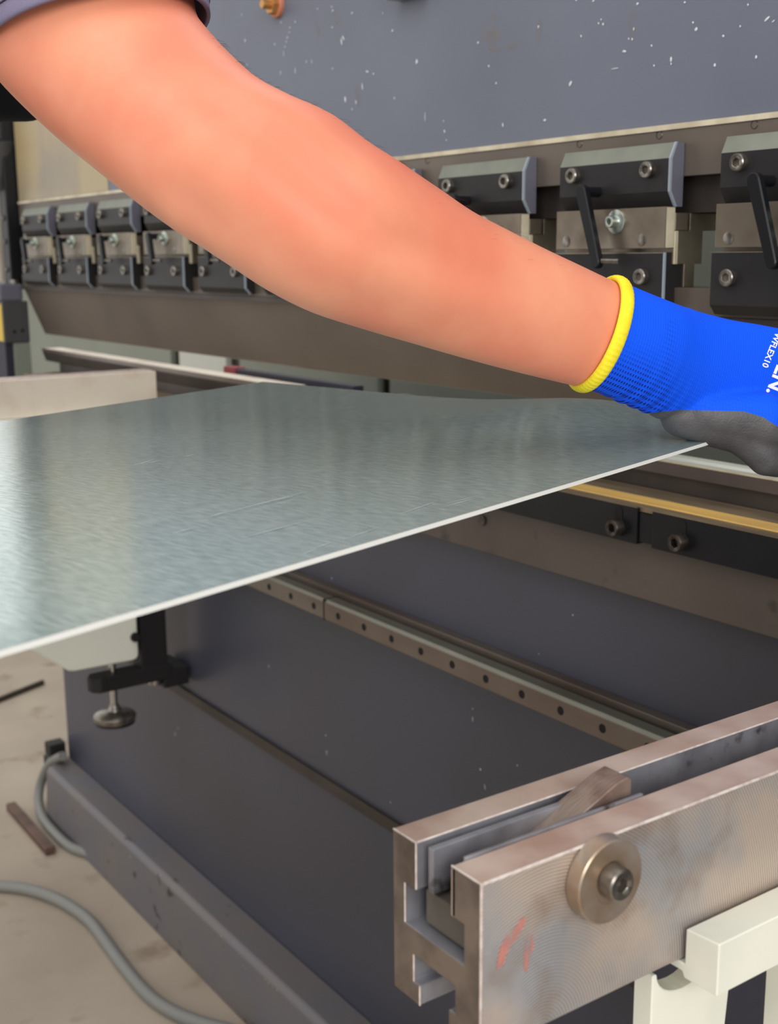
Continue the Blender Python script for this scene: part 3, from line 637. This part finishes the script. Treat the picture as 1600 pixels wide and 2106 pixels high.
# white bracket carrying the near arm
wb = thing('support_bracket', 'off-white painted cast bracket carrying the near support arm', 'bracket', (-0.36, 0.65, 0.0))
bm = bmesh.new(); prism(bm, [(-0.4300, 0.9165), (-0.3535, 0.9165), (-0.3535, 0.9350), (-0.3335, 0.9365), (-0.3335, 0.9095), (-0.3535, 0.9090), (-0.3550, 0.9120), (-0.4300, 0.9120)], 'y', 0.4185, 0.860, 0.0006)
link('seat', bm, 'offwhite_paint', wb)
leg = [(0.397, 0.9118), (0.397, 0.50), (0.470, 0.50), (0.4640, 0.80), (0.4610, 0.86), (0.4640, 0.905), (0.466, 0.9118), (0.448, 0.9118)]
arc = [(0.427 + 0.020 * math.cos(a), 0.9118 - 0.0145 * math.sin(a)) for a in [PI * i / 12 for i in range(13)]]
leg = [(0.404, 0.9118), (0.404, 0.50), (0.470, 0.50), (0.4620, 0.80), (0.4590, 0.86), (0.4620, 0.895), (0.466, 0.9118)] + arc
bm = bmesh.new(); prism(bm, leg, 'x', -0.372, -0.360, 0.0006); link('front_leg', bm, 'offwhite_paint', wb)
bm = bmesh.new(); prism(bm, [(0.487, 0.9118), (0.487, 0.50), (0.862, 0.50), (0.862, 0.9118)], 'x', -0.358, -0.340, 0.0008); link('rear_leg', bm, 'offwhite_paint', wb)
obox('foot_bar', 'offwhite_paint', wb, -0.40, -0.32, 0.397, 0.858, 0.46, 0.499, bev=0.002)
obox('foot_plate', 'offwhite_paint', wb, -0.42, -0.30, 0.60, 0.839, 0.0, 0.459, bev=0.002)

# far support arm
fa = thing('sheet_support', 'far pale steel support arm at left, behind the grey sheet', 'support arm', (-1.925, 0.55, 1.0))
obox('arm_bar', 'arm_far_steel', fa, -1.96, -1.90, 0.30, 0.862, 1.004, 1.0635, bev=0.0015)
obox('arm_strip', 'edge_bright', fa, -1.945, -1.915, 0.30, 0.860, 1.0636, 1.0646)
fb = thing('support_bracket', 'off-white sheet metal bracket with rounded corner hanging below the sheet at left', 'bracket', (-1.93, 0.74, 0.46))
prof = [(0.40, 1.0035), (0.40, 0.80), (0.665, 0.590), (0.672, 0.583), (0.682, 0.580), (0.788, 0.578), (0.795, 0.581), (0.797, 0.588), (0.797, 1.0035)]
bm = bmesh.new(); prism(bm, prof, 'x', -2.02, -1.88, 0.003); link('bracket_box', bm, 'white_paint', fb)
obox('black_post', 'black_matte', fb, -1.93, -1.89, 0.806, 0.852, 0.53, 1.0035, bev=0.002)
obox('slide_plate', 'steel_brown_dark', fb, -1.93, -1.90, 0.852, 0.858, 0.56, 1.0)
obox('rail_shoe', 'black_matte', fb, -1.97, -1.89, 0.845, 0.893, 0.512, 0.545, bev=0.003)
bm = bmesh.new(); pts = [(-1.925, 0.722), (-1.912, 0.714), (-1.900, 0.716), (-1.889, 0.728), (-1.889, 0.862), (-1.925, 0.862)]; prism(bm, pts, 'z', 0.528, 0.556, 0.003); link('foot_arm', bm, 'black_matte', fb)
cyl('foot_stem', 'chrome', fb, (-1.906, 0.758, 0.487), (-1.906, 0.758, 0.60), 0.0065)
bm = bmesh.new(); lathe(bm, [(0, 0.0), (0.034, 0.0), (0.036, 0.004), (0.036, 0.009), (0.033, 0.012), (0.012, 0.018), (0.008, 0.028), (0, 0.030)], (-1.906, 0.758, 0.470), (0, 0, 1), 32)
link('foot_pad', bm, 'bolt_steel', fb, smooth=35)
disc('foot_rim', (-1.906, 0.758, 0.4655), (0, 0, 1), 0.034, 0.0044, 'black_matte', fb, 32)
disc('bolt', (-1.905, 0.835, 0.527), (0, 0, -1), 0.012, 0.008, 'chrome', fb)
disc('side_screw', (-1.878, 0.790, 0.62), (1, 0, 0), 0.008, 0.006, 'black_matte', fb)

# ================================================================== FLOOR THINGS
def fl(px, py, z=0.012):
    d = cp(px, py, 1) - CAM; return CAM + d * ((z - CAM.z) / d.z)
pts = [fl(*p) for p in [(-160, 1828), (-60, 1820), (0, 1822), (60, 1830), (120, 1851), (180, 1890), (220, 1940), (262, 1997), (310, 2050), (360, 2083), (420, 2106), (500, 2130), (600, 2165), (700, 2230)]]
for p in pts: p.y = min(p.y, 0.828)
bm = bmesh.new(); tube_bm(bm, catmull(pts, 8), 0.0115, 16); tag(link('floor_cable', bm, 'cable_grey', None, smooth=60), 'thick grey cable snaking across the concrete floor at lower left', 'cable')
pts = [Vector((-2.50, 0.874, 0.185)), Vector((-2.555, 0.866, 0.150)), Vector((-2.60, 0.856, 0.10)), Vector((-2.60, 0.845, 0.05)), Vector((-2.54, 0.835, 0.018)), Vector((-2.45, 0.832, 0.0115)), Vector((-2.36, 0.830, 0.0115)), Vector((-2.29, 0.829, 0.0115)), Vector((-2.2, 0.829, 0.0115))]
pts = [Vector((-2.515, 0.874, 0.165)), Vector((-2.585, 0.868, 0.125)), Vector((-2.625, 0.858, 0.07)), Vector((-2.615, 0.845, 0.03)), Vector((-2.55, 0.832, 0.012)), Vector((-2.45, 0.828, 0.0115)), Vector((-2.38, 0.834, 0.0115)), Vector((-2.32, 0.860, 0.0115))]
bm = bmesh.new(); tube_bm(bm, catmull(pts, 8), 0.0105, 16); tag(link('hose', bm, 'cable_grey', None, smooth=60), 'grey hose curving from the left corner of the machine base to the floor', 'hose')
hc = thing('hose_clamp', 'dark hose fitting at the left corner of the machine base', 'fitting', (-2.58, 0.88, 0.12))
obox('fitting_block', 'black_matte', hc, -2.60, -2.566, 0.862, 0.90, 0.145, 0.175, bev=0.004)
obox('fitting_tail', 'black_matte', hc, -2.67, -2.60, 0.88, 0.905, 0.075, 0.115, bev=0.006)
obox('fitting_stay', 'black_matte', hc, -2.62, -2.566, 0.88, 0.902, 0.0, 0.15, bev=0.003)
a_, b_ = fl(0, 1438, .008), fl(88, 1403, .008)
bm = bmesh.new(); tube_bm(bm, [a_ + (a_ - b_) * .6, b_], 0.008, 10); tag(link('steel_rod', bm, 'bolt_dark', None, smooth=60), 'short dark steel rod lying on the floor at far left', 'rod')
a_, b_ = fl(22, 1655, .012), fl(104, 1748, .012)
u_ = (b_ - a_).normalized(); s_ = Vector((-u_.y, u_.x, 0)) * 0.011
bm = bmesh.new()
A = [a_ - s_, a_ + s_, b_ + s_, b_ - s_]
lo = [bm.verts.new((p.x, p.y, 0.0)) for p in A]; hi = [bm.verts.new((p.x, p.y, 0.018)) for p in A]
bm.faces.new(lo); bm.faces.new(list(reversed(hi)))
for i in range(4): bm.faces.new((lo[i], lo[(i + 1) % 4], hi[(i + 1) % 4], hi[i]))
bmesh.ops.recalc_face_normals(bm, faces=bm.faces); bmesh.ops.bevel(bm, geom=list(bm.edges), offset=0.002, segments=1, affect='EDGES')
tag(link('steel_offcut', bm, 'rust_steel', None), 'rusty brown steel offcut on the floor beside the hose', 'offcut')

# ================================================================== THE SHEET
ZS = 1.120
P1 = Vector((-0.596, 0.774, ZS)); ad = Vector((0.285, -0.959, 0)).normalized()
P1 = Vector((-0.574, 0.703, ZS)) - ad * 0.060
P2 = Vector((-1.135, 0.636, ZS))
W_, L_ = 64, 48; LEN = 0.80
cdv = Vector((0.240, -0.971, 0)).normalized()
bm = bmesh.new(); uvl = bm.loops.layers.uv.new('UVMap'); grid = []; top = []; bot = []
def bow(s, t):                      # s along the width from far corner to hand, t along the length from machine side
    return 0.0105 * math.exp(-((s - 0.74) / 0.17) ** 2) * math.exp(-(t / 0.16) ** 2)
for j in range(L_ + 1):
    t = j / L_
    rt, rb_ = [], []
    a = P2 + cdv * (LEN * t); b = P1 + ad * (LEN * t)
    for i in range(W_ + 1):
        s = i / W_; p = a.lerp(b, s) + Vector((0, 0, bow(s, t * LEN) - 0.022 * (1 - s) ** 1.6 * t))
        rt.append(bm.verts.new(p)); rb_.append(bm.verts.new(p - Vector((0, 0, 0.0024))))
    top.append(rt); bot.append(rb_)
for j in range(L_):
    for i in range(W_):
        f = bm.faces.new((top[j][i], top[j][i + 1], top[j + 1][i + 1], top[j + 1][i]))
        for lp, (ii, jj) in zip(f.loops, ((i, j), (i + 1, j), (i + 1, j + 1), (i, j + 1))): lp[uvl].uv = (ii / W_ * 0.556, jj / L_ * LEN)
        bm.faces.new((bot[j][i], bot[j + 1][i], bot[j + 1][i + 1], bot[j][i + 1]))
def rim_(A, B):
    for k in range(len(A) - 1):
        f = bm.faces.new((A[k], A[k + 1], B[k + 1], B[k])); f.material_index = 1
rim_(top[0], bot[0]); rim_(top[-1], bot[-1]); rim_([r[0] for r in top], [r[0] for r in bot]); rim_([r[-1] for r in top], [r[-1] for r in bot])
sheet = tag(link('metal_sheet', bm, ['galvanised_sheet', 'sheet_edge'], None, smooth=30), 'flat grey galvanised steel sheet held by the gloved hand, bright cut edge', 'sheet')
bm = bmesh.new()
def scratch(p, q, wd=0.0005):
    A_, B_ = fl(*p, ZS + 0.0004), fl(*q, ZS + 0.0004); d = (B_ - A_).normalized(); n = Vector((-d.y, d.x, 0)) * wd; m_ = (A_ + B_) / 2
    vs_ = [bm.verts.new(x) for x in (A_, m_ - n, B_, m_ + n)]; bm.faces.new(vs_)
for p, q in [((270, 958), (320, 944)), ((300, 953), (330, 946)), ((375, 939), (404, 934)), ((430, 1063), (470, 1050)), ((440, 1060), (640, 1008)), ((355, 1096), (400, 1084)), ((560, 1030), (610, 1018)), ((490, 1108), (640, 1068)),
             ((640, 1130), (690, 1112)), ((700, 1112), (790, 1080)), ((820, 1058), (900, 1030)), ((905, 1045), (985, 1022)), ((915, 1036), (990, 1018)), ((620, 1140), (655, 1128))]:
    scratch(p, q, 0.0004)
place(stuff(link('scratches', bm, 'scratch', None)), sheet)

# ================================================================== THE WORKER
worker = thing('person', 'worker in grey-mauve t-shirt reaching a bare arm across the sheet, blue work glove', 'person', (-1.2, -0.1, 0.0))
RT, UPV, BK = RW.col[0].copy(), RW.col[1].copy(), RW.col[2].copy()
# stations: upper outline pixel, lower outline pixel, distance, depth ratio
ST = [((330, -190), (-150, -10), .815, .95), ((382, -70), (-72, 82), .798, .95), ((407, 36), (0, 166), .783, .93), ((452, 98), (82, 247), .770, .92), ((506, 152), (165, 318), .757, .92),
      ((562, 195), (247, 386), .746, .92), ((628, 226), (326, 447), .736, .92), ((696, 251), (400, 497), .730, .90), ((762, 298), (472, 546), .729, .88), ((828, 338), (550, 597), .733, .86),
      ((896, 384), (640, 642), .745, .85), ((966, 432), (738, 674), .757, .84), ((1040, 471), (837, 703), .770, .82), ((1112, 508), (937, 732), .783, .80), ((1185, 543), (1045, 761), .797, .78),
      ((1264, 581), (1188, 795), .815, .76), ((1328, 604), (1260, 808), .828, .72)]
def stations(ST, sub=4):
    C_, U_, V_ = [], [], []
    for (u, l, d, r) in ST:
        a, b = cp(u[0], u[1], d), cp(l[0], l[1], d)
        C_.append((a + b) / 2); U_.append((a - b) / 2); V_.append(Vector((r, 0, 0)))
    return catmull(C_, sub), catmull(U_, sub), [v.x for v in catmull(V_, sub)]
def sweep(bm, ST, sub=4, seg=40, fn=None, grow=0.0, caps=True, tilt=0.0):
    C_, U_, R_ = stations(ST, sub); n = len(C_); rings = []
    for i in range(n):
        ax = (C_[min(i + 1, n - 1)] - C_[max(i - 1, 0)]).normalized()
        u = U_[i]; ul = u.length; v = ax.cross(u).normalized()
        if v.dot(BK) < 0: v = -v                                  # v points towards the camera side
        un = u.normalized()
        ring = []
        for k in range(seg):
            t = 2 * PI * k / seg; s = 1.0 + (fn(i / (n - 1), t) if fn else 0)
            ring.append(bm.verts.new(C_[i] + un * ((ul + grow) * s * math.cos(t)) + v * ((ul * R_[i] + grow) * s * math.sin(t)) + ax * (tilt * math.sin(t))))
        rings.append(ring)
    for a, b in zip(rings[:-1], rings[1:]):
        for k in range(seg): bm.faces.new((a[k], a[(k + 1) % seg], b[(k + 1) % seg], b[k]))
    if caps: bm.faces.new(rings[0]); bm.faces.new(list(reversed(rings[-1])))
    return rings
def muscle(f, t):
    # grooves between the muscles on the side that faces the camera
    def g(a, fa, w, ta, tw):
        return a * math.exp(-((f - fa) / w) ** 2) * math.exp(-((t - ta) / tw) ** 2)
    return 1.7 * (g(-0.062, 0.40, 0.10, 1.36, 0.17) + g(0.045, 0.50, 0.13, 1.02, 0.24) + g(-0.034, 0.57, 0.10, 1.45, 0.16) + g(0.040, 0.50, 0.16, 1.85, 0.32)
            + g(-0.030, 0.70, 0.12, 1.30, 0.20) + g(0.03, 0.24, 0.12, 1.6, 0.5) + g(0.025, 0.72, 0.12, 1.75, 0.3) + g(-0.03, 0.44, 0.04, 2.5, 0.3) + g(0.02, 0.41, 0.02, 2.9, 0.3))
def blob(parts, voxel, smooth_it=6):
    """union of tapering capsules as one continuous mesh"""
    bm = bmesh.new()
    for (p, q, r1, r2) in parts:
        p, q = Vector(p), Vector(q); d = q - p
        for c_, r_ in ((p, r1), (q, r2)):
            bmesh.ops.create_icosphere(bm, subdivisions=3, radius=r_, matrix=Matrix.Translation(c_))
        if d.length > 1e-5: tube_bm(bm, [p, q], [r1, r2], 20)
    return remesh(bm, voxel, smooth_it)
def remesh(bm, voxel, smooth_it=6):
    me = bpy.data.meshes.new('tmp'); bm.to_mesh(me); bm.free(); o = bpy.data.objects.new('tmp', me); COL.objects.link(o)
    m = o.modifiers.new('r', 'REMESH'); m.mode = 'VOXEL'; m.voxel_size = voxel
    if smooth_it:
        s = o.modifiers.new('s', 'SMOOTH'); s.iterations = smooth_it; s.factor = 0.6
    dg = bpy.context.evaluated_depsgraph_get(); dg.update()
    me2 = bpy.data.meshes.new_from_object(o.evaluated_get(dg)); bpy.data.objects.remove(o); bpy.data.meshes.remove(me)
    bm2 = bmesh.new(); bm2.from_mesh(me2); bpy.data.meshes.remove(me2); return bm2

SH_R = cp(60, -40, .81) ; SH_R = Vector((-0.925, 0.27, 1.47)); SH_L = Vector((-1.30, 0.26, 1.47)); NECK = Vector((-1.11, 0.28, 1.53))
HEAD = Vector((-1.09, 0.42, 1.64)); PEL = Vector((-1.26, -0.16, 0.97))
ELL = Vector((-1.42, 0.10, 1.22)); WRL = Vector((-1.175, 0.13, 1.103))
body = bmesh.new()
sweep(body, ST, sub=4, seg=48, fn=muscle)
rest = blob([(SH_R, cp(30, -30, .82), .058, .060), (SH_R, SH_L, .058, .058), (NECK - Vector((0, .02, .06)), NECK + Vector((.005, .04, .05)), .056, .054),
             (HEAD + Vector((0, -.015, .03)), HEAD + Vector((0, .03, .0)), .094, .085), (HEAD + Vector((0, .05, -.05)), HEAD + Vector((0, .06, -.075)), .056, .044),
             (HEAD + Vector((0, .115, -.015)), HEAD + Vector((0, .125, -.035)), .012, .016), (HEAD + Vector((.092, .01, -.01)), HEAD + Vector((.092, .005, -.035)), .016, .012), (HEAD + Vector((-.092, .01, -.01)), HEAD + Vector((-.092, .005, -.035)), .016, .012),
             (SH_L, ELL, .055, .043), (ELL, WRL, .043, .030), (WRL, WRL + Vector((.07, .02, -.005)), .030, .034),
             (WRL + Vector((.07, .045, 0)), WRL + Vector((.13, .075, .004)), .011, .009), (WRL + Vector((.08, .03, 0)), WRL + Vector((.155, .05, .004)), .011, .009),
             (WRL + Vector((.085, .012, 0)), WRL + Vector((.16, .02, .004)), .011, .009), (WRL + Vector((.08, -.008, 0)), WRL + Vector((.145, -.012, .004)), .010, .008),
             (WRL + Vector((.03, .03, .012)), WRL + Vector((.075, .075, .032)), .012, .010), (WRL + Vector((.075, .075, .032)), WRL + Vector((.12, .09, .030)), .010, .009),
             (SH_R.lerp(SH_L, .5) - Vector((.02, .10, .08)), PEL, .125, .13), (PEL, PEL + Vector((.10, 0, -.05)), .11, .095), (PEL, PEL + Vector((-.10, 0, -.05)), .11, .095),
             (PEL + Vector((.10, 0, -.05)), PEL + Vector((.13, .06, -.45)), .090, .060), (PEL + Vector((-.10, 0, -.05)), PEL + Vector((-.13, .02, -.45)), .090, .060),
             (PEL + Vector((.13, .06, -.45)), PEL + Vector((.14, .0, -.88)), .058, .042), (PEL + Vector((-.13, .02, -.45)), PEL + Vector((-.14, -.04, -.88)), .058, .042)], 0.007, 8)
me_tmp = bpy.data.meshes.new('t'); rest.to_mesh(me_tmp); rest.free(); body.from_mesh(me_tmp); bpy.data.meshes.remove(me_tmp)
ob = link('body', body, 'skin', worker, smooth=0)
disc('mole', cp(409, 203, .700), BK, 0.0011, 0.0006, 'rust_steel', worker)

# fine arm hair along the silhouette
bm = bmesh.new()
C_, U_, R_ = stations(ST, 4)
for k in range(420):
    i = random.randint(12, 58); f = random.random(); i2 = min(i + 1, len(C_) - 1)
    c = C_[i].lerp(C_[i2], f); u = U_[i].lerp(U_[i2], f); ax = (C_[i2] - C_[i]).normalized(); v = ax.cross(u).normalized()
    if v.dot(BK) < 0: v = -v
    t = random.gauss(0, .28); ul = u.length
    p = c + u.normalized() * (ul * .995 * math.cos(t)) + v * (ul * R_[i] * math.sin(t))
    n = (u.normalized() * math.cos(t) + v * math.sin(t)).normalized(); ln = random.uniform(.003, .009)
    tip = p + n * ln * .28 + ax * ln; mid = p + n * ln * .3 + ax * ln * .45
    s_ = ax.cross(n) * 0.00007 + n * 0.00004
    a1, a2, b1, b2, c1 = [bm.verts.new(x) for x in (p - s_, p + s_, mid - s_, mid + s_, tip)]
    bm.faces.new((a1, a2, b2, b1)); bm.faces.new((b1, b2, c1))
stuff(link('arm_hair', bm, 'rust_steel', worker))

# clothes
sh = blob([(SH_R + Vector((0, 0, 0.005)), SH_L, .075, .075), (SH_R.lerp(SH_L, .5) - Vector((.02, .10, .06)), PEL + Vector((0, .02, .06)), .145, .150),
           (SH_R.lerp(SH_L, .25) - Vector((.02, .10, .08)), PEL + Vector((.06, .02, .08)), .11, .12), (SH_R.lerp(SH_L, .75) - Vector((0, .03, .08)), PEL + Vector((-.06, .02, .08)), .11, .12),
           (SH_L, SH_L.lerp(ELL, .5), .078, .076), (NECK - Vector((0, .03, .07)), NECK - Vector((0, .01, .02)), .085, .070)], 0.010, 8)
link('t_shirt', sh, 'shirt', worker, smooth=0)
# right sleeve: a tube with real thickness whose hem crosses the upper arm
SL = [((345, -200), (-200, -10), .806, .98), ((395, -110), (-125, 45), .796, 1.03), ((408, -26), (-44, 90), .789, 1.03), ((414, 30), (-8, 118), .785, 1.03)]
bm = bmesh.new()
ro = sweep(bm, SL, sub=6, seg=56, grow=0.006, caps=False, tilt=0.026)
ri = sweep(bm, SL, sub=6, seg=56, grow=0.0035, caps=False, tilt=0.026)
for k in range(56): bm.faces.new((ro[-1][k], ro[-1][(k + 1) % 56], ri[-1][(k + 1) % 56], ri[-1][k]))
slv = link('sleeve', bm, 'shirt', worker, smooth=0)
bm = bmesh.new()
for off in (6, 8):
    pts = [v.copy() for v in []]
C2, U2, R2 = stations(SL, 6)
for idx in (len(C2) - 5, len(C2) - 7):
    ax = (C2[idx + 1] - C2[idx - 1]).normalized(); u = U2[idx]; ul = u.length; v = ax.cross(u).normalized()
    if v.dot(BK) < 0: v = -v
    pts = [C2[idx] + u.normalized() * ((ul + .0062) * math.cos(2 * PI * k / 56)) + v * ((ul * R2[idx] + .0062) * math.sin(2 * PI * k / 56)) + ax * (0.026 * math.sin(2 * PI * k / 56)) for k in range(57)]
    tube_bm(bm, pts, 0.0006, 6)
link('hem_stitching', bm, 'navy', slv, smooth=0)
# shirt front hanging below the chest, its shaded underside painted black
ap = blob([(cp(-260, 130, 1.14), cp(-120, 165, 1.12), .050, .038), (cp(-120, 165, 1.12), cp(55, 197, 1.10), .038, .0235), (cp(55, 197, 1.10), cp(90, 180, 1.10), .0235, .022), (Vector((-1.22, .20, 1.30)), Vector((-1.27, .03, 1.0)), .12, .14)], 0.006, 4)
link('shaded_shirt_front', ap, 'shaded_cloth', worker, smooth=0)
tr = blob([(PEL + Vector((0, 0, .04)), PEL, .155, .15), (PEL + Vector((.09, 0, -.02)), PEL + Vector((.13, .06, -.45)), .115, .085), (PEL + Vector((-.09, 0, -.02)), PEL + Vector((-.13, .02, -.45)), .115, .085),
           (PEL + Vector((.13, .06, -.45)), PEL + Vector((.14, .0, -.87)), .083, .07), (PEL + Vector((-.13, .02, -.45)), PEL + Vector((-.14, -.04, -.87)), .083, .07)], 0.012, 6)
link('trousers', tr, 'trousers', worker, smooth=0)
hr = blob([(HEAD + Vector((0, -.03, .045)), HEAD + Vector((0, .02, .045)), .098, .090), (HEAD + Vector((0, -.05, -.01)), HEAD + Vector((0, -.05, .03)), .085, .09)], 0.008, 6)
link('hair', hr, 'hair', worker, smooth=0)
for s_, yy in ((.14, 0), (-.14, -.04)):
    x = PEL.x + s_; y = PEL.y + yy
    bm = blob([((x, y - .02, .055), (x, y + .05, .055), .050, .052), ((x, y + .05, .05), (x, y + .20, .038), .050, .036)], 0.008, 5)
    for v in bm.verts: v.co.z = max(v.co.z, 0.001)
    link('shoe', bm, 'shoe', worker, smooth=0)

# ------------------------------------------------------------------ glove
GL = [((1270, 578), (1199, 798), .815, .82), ((1322, 599), (1238, 811), .822, .78), ((1370, 618), (1290, 832), .832, .74), ((1402, 630), (1335, 850), .842, .66),
      ((1440, 642), (1378, 868), .852, .58), ((1500, 657), (1432, 886), .864, .50), ((1565, 668), (1500, 892), .876, .44), ((1630, 682), (1570, 880), .886, .40), ((1700, 708), (1650, 872), .896, .36)]
bm = bmesh.new()
def wr(f, t):
    # wrist creases and a ridge over the wrist bone
    cr = -0.030 * math.exp(-((t - 4.9) / .55) ** 2) if False else 0.0
    low = math.exp(-((((t - PI) + PI) % (2 * PI) - PI) / .95) ** 2)
    return low * 0.040 * (math.sin(f * 92) if 0.16 < f < 0.46 else 0) + 0.010 * math.exp(-((f - .41) / .02) ** 2) * math.exp(-(t / .6) ** 2 if t < PI else -((t - 2 * PI) / .6) ** 2)
sweep(bm, GL, sub=10, seg=48, fn=wr, tilt=0.001)
def cap(p, q, r1, r2):
    for c_, r_ in ((p, r1), (q, r2)): bmesh.ops.create_icosphere(bm, subdivisions=3, radius=r_, matrix=Matrix.Translation(c_))
    tube_bm(bm, [p, q], [r1, r2], 20)
def chain(pts):
    for (a, b) in zip(pts[:-1], pts[1:]): cap(a[0], b[0], a[1], b[1])
D = lambda px, py, d, r: (cp(px, py, d), r)
# thenar, thumb tucked below the sheet corner
chain([D(1400, 858, .852, .014), D(1470, 872, .858, .0165), D(1522, 886, .862, .0165), D(1552, 915, .864, .0140), D(1574, 944, .866, .0120), D(1600, 950, .872, .0112)])
chain([D(1440, 850, .852, .016), D(1560, 866, .862, .021), D(1620, 880, .868, .017)])
# four fingers leave the knuckles, bend over and rest on the sheet's far side
for (px, py, d0, r, sx) in ((1690, 845, .893, .0115, 0), (1700, 800, .897, .0118, 6), (1702, 760, .900, .0112, 4), (1694, 728, .903, .0100, -4)):
    chain([D(px - 60, py, d0, r * 1.1), D(px + 20 + sx, py + 6, d0, r * 1.1), D(px + 84 + sx, py + 34, d0 + .012, r), D(px + 100 + sx, py + 70, d0 + .036, r * .92), D(px + 88 + sx, py + 92, d0 + .058, r * .82)])
bm = remesh(bm, 0.0018, 3)
# upper limit: open the glove neatly along the cuff by leaving it closed around the wrist
def cut_plane(pa, pb):
    a, b = cp(pa[0], pa[1], .86), cp(pb[0], pb[1], .86); n = (b - a).cross(a - CAM).normalized()
    if n.dot(UPV) < 0: n = -n
    return a, n
PL = [cut_plane((1330, 850), (1400, 843)), cut_plane((1400, 843), (1530, 846)), cut_plane((1530, 846), (1570, 858)), cut_plane((1570, 858), (1610, 884))]
for a, n in PL:
    bmesh.ops.bisect_plane(bm, geom=list(bm.verts) + list(bm.edges) + list(bm.faces), plane_co=a, plane_no=n)
pa_c = cp(1322, 845, .86); pa_n = (cp(1390, 900, .86) - cp(1330, 840, .86)).normalized()
bmesh.ops.bisect_plane(bm, geom=list(bm.verts) + list(bm.edges) + list(bm.faces), plane_co=pa_c, plane_no=pa_n)
def pxx(p):
    q = RW.transposed() @ (p - CAM); return CX + FPX * q.x / -q.z, CY - FPX * q.y / -q.z
black = []
for f in bm.faces:
    c = f.calc_center_median()
    below = [(c - a).dot(n) < 0 for a, n in PL]
    x = pxx(c)[0]
    seg = 0 if x < 1400 else (1 if x < 1530 else (2 if x < 1570 else 3))
    if below[seg] and (c - pa_c).dot(pa_n) > -0.0:
        black.append(f)
bmb = bm.copy(); bset = {f.index for f in black}; bm.faces.index_update()
idx = {f.index for f in black}
bmb.faces.ensure_lookup_table(); bm.faces.ensure_lookup_table()
bmesh.ops.delete(bmb, geom=[f for f in bmb.faces if f.index not in idx], context='FACES')
bmesh.ops.delete(bm, geom=[f for f in bm.faces if f.index in idx], context='FACES')
# texture frame for the knit: along the hand, across the hand
o0 = cp(1279, 690, .82); ex = (cp(1560, 780, .875) - o0).normalized(); ey = (cp(1279, 572, .815) - cp(1205, 806, .815)).normalized()
bmv = bm.copy()
gl = thing('work_glove', '', 'glove', cp(1400, 760, .85)); bpy.data.objects.remove(gl)
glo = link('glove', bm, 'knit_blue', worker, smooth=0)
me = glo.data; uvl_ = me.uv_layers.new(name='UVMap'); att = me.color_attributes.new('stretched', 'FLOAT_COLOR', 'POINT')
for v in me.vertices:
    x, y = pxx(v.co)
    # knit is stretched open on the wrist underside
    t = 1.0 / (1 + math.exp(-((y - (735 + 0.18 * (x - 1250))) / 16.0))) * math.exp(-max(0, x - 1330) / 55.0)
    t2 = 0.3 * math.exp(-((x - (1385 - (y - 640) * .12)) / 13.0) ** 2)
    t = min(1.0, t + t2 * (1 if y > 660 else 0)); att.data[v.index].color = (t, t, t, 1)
for lp in me.loops:
    p = me.vertices[lp.vertex_index].co - o0; uvl_.data[lp.index].uv = (p.dot(ex), p.dot(ey))
glo['label'] = 'blue knitted work glove on the right hand'
pc = link('palm_coating', bmb, 'glove_black', glo, smooth=0); pc['label'] = 'black rubber coating on thumb and palm'
# yellow ribbed cuff
Ca, Ua, Ra = stations(GL, 10)
bm = bmesh.new(); ax = (Ca[3] - Ca[0]).normalized(); u = Ua[0]; v = ax.cross(u).normalized(); v = v if v.dot(BK) > 0 else -v
NR = 260; MS = 12; rings = []
for k in range(NR):
    t = 2 * PI * k / NR; ul = u.length
    c = Ca[0] + u.normalized() * ((ul + .0005) * math.cos(t)) + v * ((ul * .82 + .0005) * math.sin(t)) + ax * (-0.002 * math.sin(t)) - ax * 0.001
    out = (u.normalized() * math.cos(t) + v * math.sin(t)).normalized(); rib = 1 + 0.07 * math.sin(t * 65)
    rings.append([bm.verts.new(c + ax * (0.0050 * math.cos(2 * PI * m / MS)) + out * (0.0028 * rib * math.sin(2 * PI * m / MS))) for m in range(MS)])
for k in range(NR):
    a, b = rings[k], rings[(k + 1) % NR]
    for m in range(MS): bm.faces.new((a[m], a[(m + 1) % MS], b[(m + 1) % MS], b[m]))
cf = link('cuff', bm, 'knit_yellow', glo, smooth=0); cf['label'] = 'yellow ribbed glove cuff'
# print on the back of the glove
bvh = BVHTree.FromBMesh(bmv); bmv.free()
def print_text(body_, px, py, ang, h_px, bold):
    fc = bpy.data.curves.new('txt', 'FONT'); fc.body = body_; fc.size = 1.0; fc.offset = bold; fc.resolution_u = 3
    o = bpy.data.objects.new('txt', fc); COL.objects.link(o); dg = bpy.context.evaluated_depsgraph_get()
    me_ = bpy.data.meshes.new_from_object(o.evaluated_get(dg)); bpy.data.objects.remove(o)
    b_ = bmesh.new(); b_.from_mesh(me_); bpy.data.meshes.remove(me_)
    bmesh.ops.triangulate(b_, faces=b_.faces); bmesh.ops.subdivide_edges(b_, edges=list(b_.edges), cuts=1)
    xmax = max(v.co.x for v in b_.verts)
    for v in b_.verts:
        X_ = (v.co.x - xmax) * h_px; Y_ = v.co.y * h_px
        qx = px + X_ * math.cos(ang) + Y_ * math.sin(ang); qy = py + X_ * math.sin(ang) - Y_ * math.cos(ang)
        d = (cp(qx, qy, 1) - CAM).normalized(); hit = bvh.ray_cast(CAM, d)
        v.co = (hit[0] - d * 0.0006) if hit[0] else cp(qx, qy, .86)
    o = link('printed_lettering', b_, 'white_print', glo); o['label'] = 'white printed lettering'
    return o
print_text('WFLEX10', 1567, 753, math.radians(112), 18, 0.02)
print_text('EN.', 1576, 806, math.radians(112), 42, 0.03)
